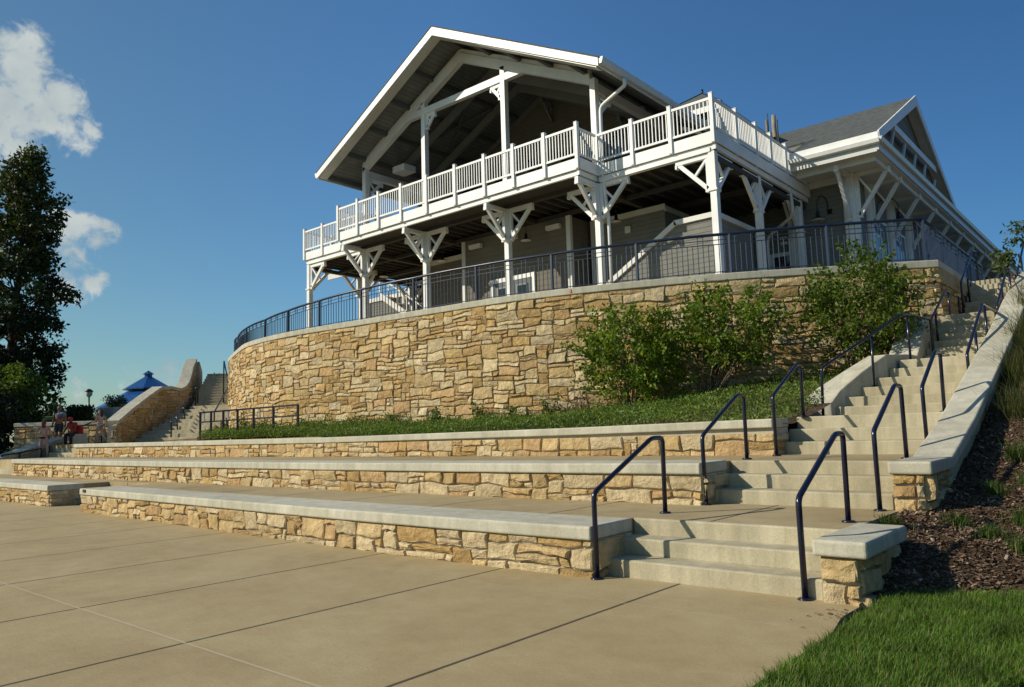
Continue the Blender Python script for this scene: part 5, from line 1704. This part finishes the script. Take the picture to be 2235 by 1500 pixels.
def tree(name, label, cat, base, env, nclump, per, leaf, base_col, seed, clump=(.5, .8), trunk=.2, sunlit_top_col=None, mat='leaf', group=None, hollow=.45, flat=.75, lean=(0, 0), zmin=None):
    """env: list of (height, radius) above the base"""
    rng = np.random.default_rng(seed); pr = random.Random(seed)
    t = thing(name, label, cat, base, group)
    H = env[-1][0]; h0 = env[0][0] if zmin is None else zmin
    b = Vector(base)
    ax = lambda h: b + Vector((lean[0] * h / H, lean[1] * h / H, h))
    m = MB(); m.cur = (.085, .065, .05)
    n = 9
    m.tube([ax(H * .93 * k / n) + Vector((pr.uniform(-1, 1), pr.uniform(-1, 1), 0)) * trunk * .35 * (k > 0) for k in range(n + 1)], [max(.012, trunk * (1 - .93 * k / n)) for k in range(n + 1)], 9)
    C_ = []
    tries = 0
    Rmax = max(r for _, r in env)
    while len(C_) < nclump and tries < nclump * 30:
        tries += 1
        h = pr.uniform(h0, H); R = lerp_tab(env, h)
        if pr.random() > R / Rmax * .9 + .12: continue
        q = math.sqrt(pr.uniform(hollow * hollow, 1))
        a = pr.uniform(0, 2 * math.pi)
        irregular = 1 + .28 * noise.noise(Vector((math.cos(a) * 1.6, math.sin(a) * 1.6, h * 1.1 / max(.6, Rmax * .5) + seed)))
        r = R * q * irregular
        C_.append((ax(h) + Vector((math.cos(a) * r, math.sin(a) * r, 0)), h, q))
    for c, h, q in C_[::max(1, len(C_) // 46)]:
        s = ax(max(h0 * .6, h - (c - ax(h)).length * pr.uniform(.5, 1.1)))
        limb(m, s, c, max(.012, trunk * .30 * (1 - h / H) + trunk * .06), .008 + trunk * .015, pr)
    m.build('trunk', M['bark'], t)
    Ps = []; Cs = []
    for c, h, q in C_:
        k = max(4, int(per * pr.uniform(.55, 1.4)))
        cr = pr.uniform(*clump)
        d = rng.normal(size=(k, 3)); d /= np.linalg.norm(d, axis=1)[:, None]
        p = np.array(c)[None, :] + d * (cr * rng.uniform(.25, 1, (k, 1)) ** .7) * np.array([1, 1, flat])
        bc = np.array(base_col)
        if sunlit_top_col is not None:
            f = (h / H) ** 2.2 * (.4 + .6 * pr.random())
            bc = bc * (1 - f) + np.array(sunlit_top_col) * f  # sunlight on the crown painted into the leaf colour, stronger with height
        Ps.append(p); Cs.append(leaf_colors(k, rng, bc * pr.uniform(.7, 1.3), .28))
    P = np.concatenate(Ps); col = np.concatenate(Cs)
    V, F, cc = leaf_quads(P, leaf, rng, col)
    cloud_mesh('crown', V, F, cc, M[mat], t)
    return t

# big dark tree at the left edge and its lighter neighbour
tree('deciduous_tree', 'tall dark spire-topped tree at the left edge of the picture', 'tree', (-50.9, 14.2, 2.2),
     [(1.5, 2.1), (3.8, 2.9), (5.6, 2.4), (7.5, 2.75), (8.7, 3.0), (10.0, 1.95), (11.4, 1.85), (12.9, 2.05), (14.3, 1.45), (15.6, .85), (16.7, .15)],
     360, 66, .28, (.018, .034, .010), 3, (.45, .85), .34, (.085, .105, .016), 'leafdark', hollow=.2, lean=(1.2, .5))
tree('deciduous_tree', 'broad bushy tree with sunlit yellow-green leaves below the tall dark tree', 'tree', (-41.9, 11.6, 1.9),
     [(.5, 1.5), (1.2, 2.3), (2.0, 2.2), (2.6, 1.7), (3.1, .9), (3.35, .3)],
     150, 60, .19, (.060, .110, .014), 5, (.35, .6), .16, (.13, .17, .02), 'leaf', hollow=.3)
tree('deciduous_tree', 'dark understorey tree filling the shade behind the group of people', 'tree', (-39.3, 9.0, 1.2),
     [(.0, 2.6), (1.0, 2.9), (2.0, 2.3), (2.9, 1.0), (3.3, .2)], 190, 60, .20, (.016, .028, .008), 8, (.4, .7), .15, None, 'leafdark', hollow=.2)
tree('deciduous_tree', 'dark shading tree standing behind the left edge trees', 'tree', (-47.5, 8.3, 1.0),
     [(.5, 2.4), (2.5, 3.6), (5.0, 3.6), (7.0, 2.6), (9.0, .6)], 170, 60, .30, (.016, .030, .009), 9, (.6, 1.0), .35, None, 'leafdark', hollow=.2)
for i, (x, y, h, lab) in enumerate([(-38.5, 3.2, 8.5, 'shade tree beside the far left end of the plaza'), (-44.5, 3.0, 8.0, 'taller shade tree behind the far left end of the plaza')]):
    tree('shade_tree', lab, 'tree', (x, y, .2), [(2.0, 2.2), (3.6, 3.1), (5.5, 3.2), (h - 1.4, 2.2), (h, .4)], 130, 55, .30, (.022, .040, .010), 60 + i, (.6, 1.0), .22, None, 'leafdark', 'shade trees at the far left of the plaza', hollow=.2)
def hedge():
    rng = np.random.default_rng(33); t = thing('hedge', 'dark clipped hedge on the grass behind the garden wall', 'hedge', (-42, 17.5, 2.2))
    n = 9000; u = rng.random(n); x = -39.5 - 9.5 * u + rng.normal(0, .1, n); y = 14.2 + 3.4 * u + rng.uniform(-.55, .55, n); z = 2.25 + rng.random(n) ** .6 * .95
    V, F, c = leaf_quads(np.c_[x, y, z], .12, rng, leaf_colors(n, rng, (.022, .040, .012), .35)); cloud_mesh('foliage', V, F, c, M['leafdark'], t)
hedge()
DG = 'distant trees beyond the gazebo'
for i, (x, y, zb, h, r, lab) in enumerate([(-77.9, 25.5, 2.2, 3.0, 1.5, 'small round dark tree far off, left of the lamp post'), (-98.8, 34.3, 1.5, 4.0, 2.8, 'wide pale round tree on the horizon left of the lamp post'),
        (-62.6, 24.6, 2.4, 2.5, .85, 'slim small tree just right of the teal lamp post'), (-66.9, 22.3, 2.2, 2.1, 1.2, 'low dark shrub-like tree at the foot of the lamp post'),
        (-67.9, 27.5, 2.4, 2.9, .95, 'small sapling-like tree left of the gazebo roof'), (-64.6, 26.5, 2.4, 2.1, 1.0, 'low bushy tree between lamp post and gazebo'),
        (-66.1, 35.3, 4.4, 3.2, .85, 'tiny tree crown showing over the top of the left-hand stairs')]):
    tree('distant_tree', lab, 'tree', (x, y, zb), [(.3, r * .8), (h * .45, r), (h * .75, r * .6), (h, .1)], 46, 40, .20 if i != 1 else .26, (.030, .048, .022), 20 + i, (.3, .5), .08, None, 'leafdark', DG, hollow=.1)

# shrubs in front of the curved wall
def shrub(label, base, crown, rad3, nclump, per, leaf, col, seed, stems, stem_top, spread):
    rng = np.random.default_rng(seed); pr = random.Random(seed)
    t = thing('shrub', label, 'shrub', base, 'leafy shrubs against the curved stone wall')
    c = Vector(crown); b = Vector(base)
    m = MB(); m.cur = (.17, .13, .09)
    for k in range(stems):
        a = 2 * math.pi * k / stems + pr.uniform(-.3, .3)
        q = pr.uniform(.15, .85)
        tip = Vector((c.x + math.cos(a) * rad3[0] * q * spread, c.y + math.sin(a) * rad3[1] * q * spread, stem_top + pr.uniform(-.15, .9 * rad3[2])))
        s = b + Vector((math.cos(a) * .12 * pr.random(), math.sin(a) * .12 * pr.random(), -.05))
        P = limb(m, s, tip, .020, .006, pr, .10, 6)
        for _ in range(3):
            p = P[pr.randint(2, len(P) - 1)]
            limb(m, p, p + Vector((pr.uniform(-.4, .4), pr.uniform(-.4, .4), pr.uniform(.05, .5))), .007, .003, pr, .1, 3)
    m.build('stems', M['bark'], t)
    Ps = []; Cs = []
    n = 0
    while n < nclump:
        d = np.array([pr.gauss(0, 1) for _ in range(3)]); d /= np.linalg.norm(d)
        q = pr.uniform(.22, 1) ** .55
        w = 1 + .42 * noise.noise(Vector((d[0] * 1.7, d[1] * 1.7, d[2] * 1.7 + seed * 3.3)))
        p = np.array(crown) + d * np.array(rad3) * q * w
        if noise.noise(Vector((p[0] * 1.6, p[1] * 1.6, p[2] * 1.9 + seed))) < -.30: continue
        n += 1
        k = max(5, int(per * pr.uniform(.4, 1.5)))
        # leaves strung along a little twig
        tw = d + np.array([pr.uniform(-.6, .6), pr.uniform(-.6, .6), pr.uniform(-.1, .9)]); tw /= np.linalg.norm(tw)
        L = pr.uniform(.22, .55)
        u = rng.uniform(-.35, 1, (k, 1))
        pos = p + tw * L * u + rng.normal(size=(k, 3)) * .055 * (1.15 - u * .6)
        Ps.append(pos); Cs.append(leaf_colors(k, rng, np.array(col) * pr.uniform(.65, 1.35), .3, .04))
    V, F, cc = leaf_quads(np.concatenate(Ps), leaf, rng, np.concatenate(Cs))
    cloud_mesh('foliage', V, F, cc, M['leaf'], t)
    return t
shrub('dense rounded green shrub, the leftmost of three before the wall', (-8.95, 14.5, 1.72), (-8.93, 14.45, 2.92), (1.22, .95, .95), 270, 36, .092, (.110, .180, .014), 101, 16, 2.5, .8)
shrub('open middle shrub with bare grey lower stems before the wall', (-7.45, 15.2, 1.88), (-6.95, 15.1, 3.38), (1.28, .9, .78), 210, 34, .092, (.100, .165, .014), 102, 18, 2.9, .8)
shrub('largest dark shrub spreading over the wall cap beside the fourth flight', (-4.70, 16.2, 2.3), (-4.50, 16.25, 3.58), (1.05, .85, 1.08), 320, 34, .088, (.080, .132, .016), 103, 16, 3.0, .8)

# ground cover and weeds on the planting bed
def ground_cover():
    rng = np.random.default_rng(7)
    N = 105000
    x = rng.uniform(-24.2, -3.9, N); u = rng.random(N)
    wy = np.array([wall_y(v) for v in x])
    y0 = np.where(x < -16, 12.2, 10.72)
    y0 = np.where(x < -24, 12.9, y0)
    y = y0 + (wy - .08 - y0) * u
    k = x < np.array([bed_edge(b) for b in y]) - .03
    x, y, wy, u = x[k], y[k], wy[k], u[k]
    g = np.array([bed_h(a, b) for a, b in zip(x, y)])
    tall = np.array([noise.noise(Vector((a * .9, b * .9, 5))) for a, b in zip(x, y)])
    near = np.clip(1 - (wy - y) / 1.2, 0, 1)
    hmax = .10 + .10 * np.clip(tall + .4, 0, 1) + near * .55 * np.clip(np.array([noise.noise(Vector((a * 2.3, 0, 9))) for a in x]) + .12, 0, .7)
    hmax += np.where(x < -17, .10, 0)
    hmax *= np.where(rng.random(len(x)) < .06, 1.7, 1.0)
    z = g + hmax * rng.random(len(x)) ** .8
    col = leaf_colors(len(x), rng, (.115, .180, .030), .45)
    d = np.array([noise.noise(Vector((a * .5, b * .5, 2))) for a, b in zip(x, y)])
    col *= (1 + .35 * d)[:, None]
    V, F, cc = leaf_quads(np.c_[x, y, z], .055, rng, col, droop=-.75, aspect=.42)
    cloud_mesh('ground_cover', V, F, cc, M['leaf'], None, kind='stuff', label='low green ground cover filling the planting bed')
ground_cover()

WG = 'weeds standing against the foot of the curved wall'
def weed(label, x, y, h, seed, col=(.075, .12, .025), dead=False):
    rng = np.random.default_rng(seed); pr = random.Random(seed)
    z = bed_h(x, y)
    t = thing('weed_plant', label, 'weed', (x, y, z), WG)
    m = MB(); m.cur = (.12, .12, .05) if not dead else (.16, .11, .08)
    Ps = []
    for k in range(9 if not dead else 16):
        tip = Vector((x + pr.uniform(-.28, .28), y + pr.uniform(-.15, .1), z + h * pr.uniform(.5, 1)))
        P = limb(m, (x + pr.uniform(-.1, .1), y, z - .03), tip, .008, .003, pr, .12, 5)
        for p in P[1:]:
            Ps.append(np.array(p) + rng.normal(size=(7, 3)) * .05)
        if dead:
            for p in P[2:]: limb(m, p, p + Vector((pr.uniform(-.2, .2), pr.uniform(-.1, .1), pr.uniform(.02, .2))), .004, .002, pr, .1, 2)
    m.build('stem', M['bark'], t)
    P = np.concatenate(Ps)
    if dead: P = P[::9]
    V, F, cc = leaf_quads(P, .075, rng, leaf_colors(len(P), rng, col if not dead else (.12, .07, .04), .35))
    cloud_mesh('leaves', V, F, cc, M['leaf'], t)
for i, (x, h, lab) in enumerate([(-24.6, .85, 'tall weed clump where the stairs meet the curved wall'), (-22.9, .5, 'weed clump at the wall foot behind the ramp fence, left part'), (-20.6, .45, 'weed clump at the wall foot behind the right end of the ramp fence'),
        (-18.4, .40, 'weed clump at the wall foot right of the ramp fence'), (-16.4, .42, 'bushy weed clump at the wall foot left of the middle'), (-14.9, .50, 'weed clump at the wall foot below the red sticker side'),
        (-13.4, .62, 'spiky tall weed at the wall foot left of the brown dead weed'), (-12.4, .45, 'short weed beside the wall in the middle of the bed'), (-11.4, .70, 'dark upright weed just left of the dry brown weed')]):
    weed(lab, x, wall_y(x) - .22, h, 300 + i)
weed('dry brown leafless weed against the wall left of the first shrub', -10.6, wall_y(-10.6) - .25, .75, 320, dead=True)

# lawn blades in the right foreground
def blades(N, xy, zfn, h, w, rng, base, lean=.5):
    n = len(xy)
    z = np.array([zfn(a, b) for a, b in xy])
    a = rng.uniform(0, 2 * np.pi, n)
    H = h * rng.uniform(.5, 1.3, n)
    ln = H * lean * rng.uniform(.1, 1.2, n)
    wx = np.cos(a + np.pi / 2) * w / 2; wy = np.sin(a + np.pi / 2) * w / 2
    b0 = np.c_[xy[:, 0] - wx, xy[:, 1] - wy, z - .005]; b1 = np.c_[xy[:, 0] + wx, xy[:, 1] + wy, z - .005]
    mx = np.cos(a) * ln * .35; my = np.sin(a) * ln * .35
    m0 = np.c_[xy[:, 0] + mx - wx * .8, xy[:, 1] + my - wy * .8, z + H * .6]; m1 = np.c_[xy[:, 0] + mx + wx * .8, xy[:, 1] + my + wy * .8, z + H * .6]
    tx = np.cos(a) * ln; ty = np.sin(a) * ln
    t0 = np.c_[xy[:, 0] + tx - wx * .15, xy[:, 1] + ty - wy * .15, z + H]; t1 = np.c_[xy[:, 0] + tx + wx * .15, xy[:, 1] + ty + wy * .15, z + H]
    V = np.stack([b0, b1, m1, m0, t1, t0], 1).reshape(-1, 3)
    i = np.arange(n)[:, None] * 6
    F = np.concatenate([i + np.array([[0, 1, 2, 3]]), i + np.array([[3, 2, 4, 5]])])
    col = leaf_colors(n, rng, base, .35, -.01)
    k = rng.random(n) < .10
    col[k] = np.array([.20, .18, .07]) * rng.uniform(.7, 1.2, (k.sum(), 1))
    return V, F, np.repeat(col, 6, 0)
def lawn_grass():
    rng = np.random.default_rng(12)
    N = 150000
    # denser near the viewer
    y = 2.6 + 4.9 * rng.random(N) ** 1.15
    x = -1.70 + (2.3) * rng.random(N)
    k = (y < np.array([lawn_bound(a) for a in x]) + rng.normal(0, .07, N)) & (x < -1.12 + .26 * (y - 2.6)) & ~((x < -1.73) & (y > 4.9) & (rng.random(N) < .7)) & ~((x < -1.72) & (y > 5.5))
    # ragged plaza edge
    k &= x > -1.668 + .05 * np.array([noise.noise(Vector((0, b * 5, 1))) for b in y])
    xy = np.c_[x, y][k]
    clump = np.array([noise.noise(Vector((a * 4, b * 4, 0))) for a, b in xy])
    V, F, c = blades(0, xy, lawn_h, .056, .0042, rng, (.095, .175, .018), .9)
    c *= np.repeat(1 + .5 * clump, 6)[:, None]
    cloud_mesh('lawn_grass', V, F, c, M['grass'], None, kind='stuff', label='mown green lawn grass in the right foreground')
lawn_grass()

# loose bark chips on the slope
def chips():
    rng = np.random.default_rng(15)
    N = 60000
    y = 6.0 + 7.5 * rng.random(N) ** 1.5; x = -1.98 + 2.6 * rng.random(N)
    k = (x < -1.2 + .30 * (y - 6)) & ((x > -1.76) | ((y > 6.95) & (y < 7.95))) & (y > np.array([lawn_bound(a) for a in x]) - .12)
    x, y = x[k], y[k]; n = len(x)
    z = np.array([hill_h(a, b) for a, b in zip(x, y)]) + rng.uniform(.0, .022, n)
    L = rng.uniform(.005, .022, n) * 1.1; W = L * rng.uniform(.18, .5, n)
    a = rng.uniform(0, np.pi, n)
    tl = rng.normal(0, .35, n); tw = rng.normal(0, .35, n)
    dx, dy = np.cos(a) * L, np.sin(a) * L
    ex, ey = -np.sin(a) * W, np.cos(a) * W
    V = np.stack([np.c_[x - dx - ex, y - dy - ey, z - tl * L - tw * W], np.c_[x + dx - ex, y + dy - ey, z + tl * L - tw * W],
                  np.c_[x + dx + ex, y + dy + ey, z + tl * L + tw * W], np.c_[x - dx + ex, y - dy + ey, z - tl * L + tw * W]], 1).reshape(-1, 3)
    F = np.arange(4 * n).reshape(n, 4)
    pal = np.array([(.22, .145, .09), (.15, .092, .056), (.31, .215, .14), (.42, .32, .22), (.10, .064, .042), (.28, .165, .105), (.56, .46, .37)])
    col = pal[rng.choice(7, n, p=[.27, .22, .19, .10, .12, .08, .02])] * rng.uniform(.8, 1.25, (n, 1))
    cloud_mesh('bark_mulch', V, F, np.repeat(col, 4, 0), M['mulch'], None, kind='stuff', label='brown shredded bark mulch covering the slope')
chips()

TG = 'grass and weed tufts in the bark mulch'
def tuft(name, label, cat, x, y, h, n, r, col, seed, group, w=.006, lean=.8, zfn=None):
    rng = np.random.default_rng(seed)
    q = rng.normal(size=(n, 2)) * r
    xy = np.c_[x + q[:, 0], y + q[:, 1]]
    V, F, c = blades(0, xy, zfn or hill_h, h, w, rng, col, lean)
    cloud_mesh(name, V, F, c, M['grass'], None, label=label, cat=cat, group=group)
for i, (x, y, h, n, lab) in enumerate([(-1.93, 7.35, .10, 160, 'small grass tuft by the edge of the lower terrace, left of the farther pier'), (-1.35, 8.9, .12, 200, 'grass tuft in the mulch, upper one near the right edge'),
        (-1.50, 7.75, .10, 170, 'grass tuft in the mulch right of the farther pier'), (-1.22, 7.55, .10, 140, 'low weed tuft in the middle of the mulch'),
        (-1.28, 9.9, .20, 160, 'taller grass tuft in the mulch beside the sloping coping'), (-1.02, 8.0, .14, 220, 'wide grass tuft in the mulch at the right edge'), (-.98, 7.35, .12, 160, 'grass tuft in the mulch near the lawn at the right edge'), (-1.12, 9.3, .13, 160, 'grass tuft in shade under the ornamental grasses')]):
    tuft('grass_tuft', lab, 'grass tuft', x, y, h, n, .055, (.055, .10, .014), 400 + i, TG)
for i, (x, y, h, n, lab) in enumerate([(-1.38, 12.6, .5, 700, 'long arching ornamental grass, nearest clump beside the sloping coping'), (-1.46, 14.2, .55, 800, 'long arching ornamental grass, middle clump beside the sloping coping'), (-1.52, 16.0, .5, 700, 'long arching ornamental grass, farthest clump near the top of the coping'),
        (-1.32, 11.3, .36, 500, 'shorter ornamental grass clump lowest on the slope')]):
    tuft('ornamental_grass', lab, 'ornamental grass', x, y, h, n, .15, (.070, .085, .022), 430 + i, 'ornamental grasses along the sloping coping', .006, 1.1)

def sapling(label, base, tip, n, seed):
    rng = np.random.default_rng(seed); pr = random.Random(seed)
    t = thing('sapling', label, 'sapling', base, 'thin saplings at the right edge')
    m = MB(); m.cur = (.10, .07, .05)
    P = limb(m, base, tip, .014, .006, pr, .05, 6)
    Ps = []
    for k in range(7):
        a = P[-1 - (k % 2)]; b = a + Vector((pr.uniform(-.28, .28), pr.uniform(-.2, .2), pr.uniform(-.08, .22)))
        Q = limb(m, a, b, .005, .002, pr, .1, 4)
        for q in Q[1:]: Ps.append(np.array(q) + rng.normal(size=(n // 28, 3)) * .05)
    m.build('stem', M['bark'], t)
    P = np.concatenate(Ps)
    V, F, c = leaf_quads(P, .10, rng, leaf_colors(len(P), rng, (.06, .095, .02), .3, .05), aspect=.38)
    cloud_mesh('leaves', V, F, c, M['leaf'], t)
sapling('thin leafy sapling in front of the far end of the long eave', (-1.78, 16.6, hill_h(-1.78, 16.6) - .02), (-2.08, 17.0, 4.32), 280, 501)
sapling('leafy twig entering at the right edge high above the stairs', (-1.50, 17.4, hill_h(-1.5, 17.4) - .02), (-1.72, 17.0, 4.85), 200, 502)

# fallen bits on the plaza by the pier
m = MB(); rng_ = random.Random(9); m.smooth = False
for k in range(34):
    x = rng_.gauss(-1.84, .10); y = rng_.gauss(5.55, .22); a = rng_.uniform(0, 3.14); L = rng_.uniform(.008, .03)
    z = .004
    m.quad((x - math.cos(a) * L, y - math.sin(a) * L, z), (x + math.sin(a) * L * .3, y - math.cos(a) * L * .3, z + .004), (x + math.cos(a) * L, y + math.sin(a) * L, z + .003), (x - math.sin(a) * L * .3, y + math.cos(a) * L * .3, z + .005))
m.build('leaf_litter', simple('dry_leaf', (.16, .08, .04), .9), None, kind='stuff', label='dry leaf litter on the plaza beside the near pier')
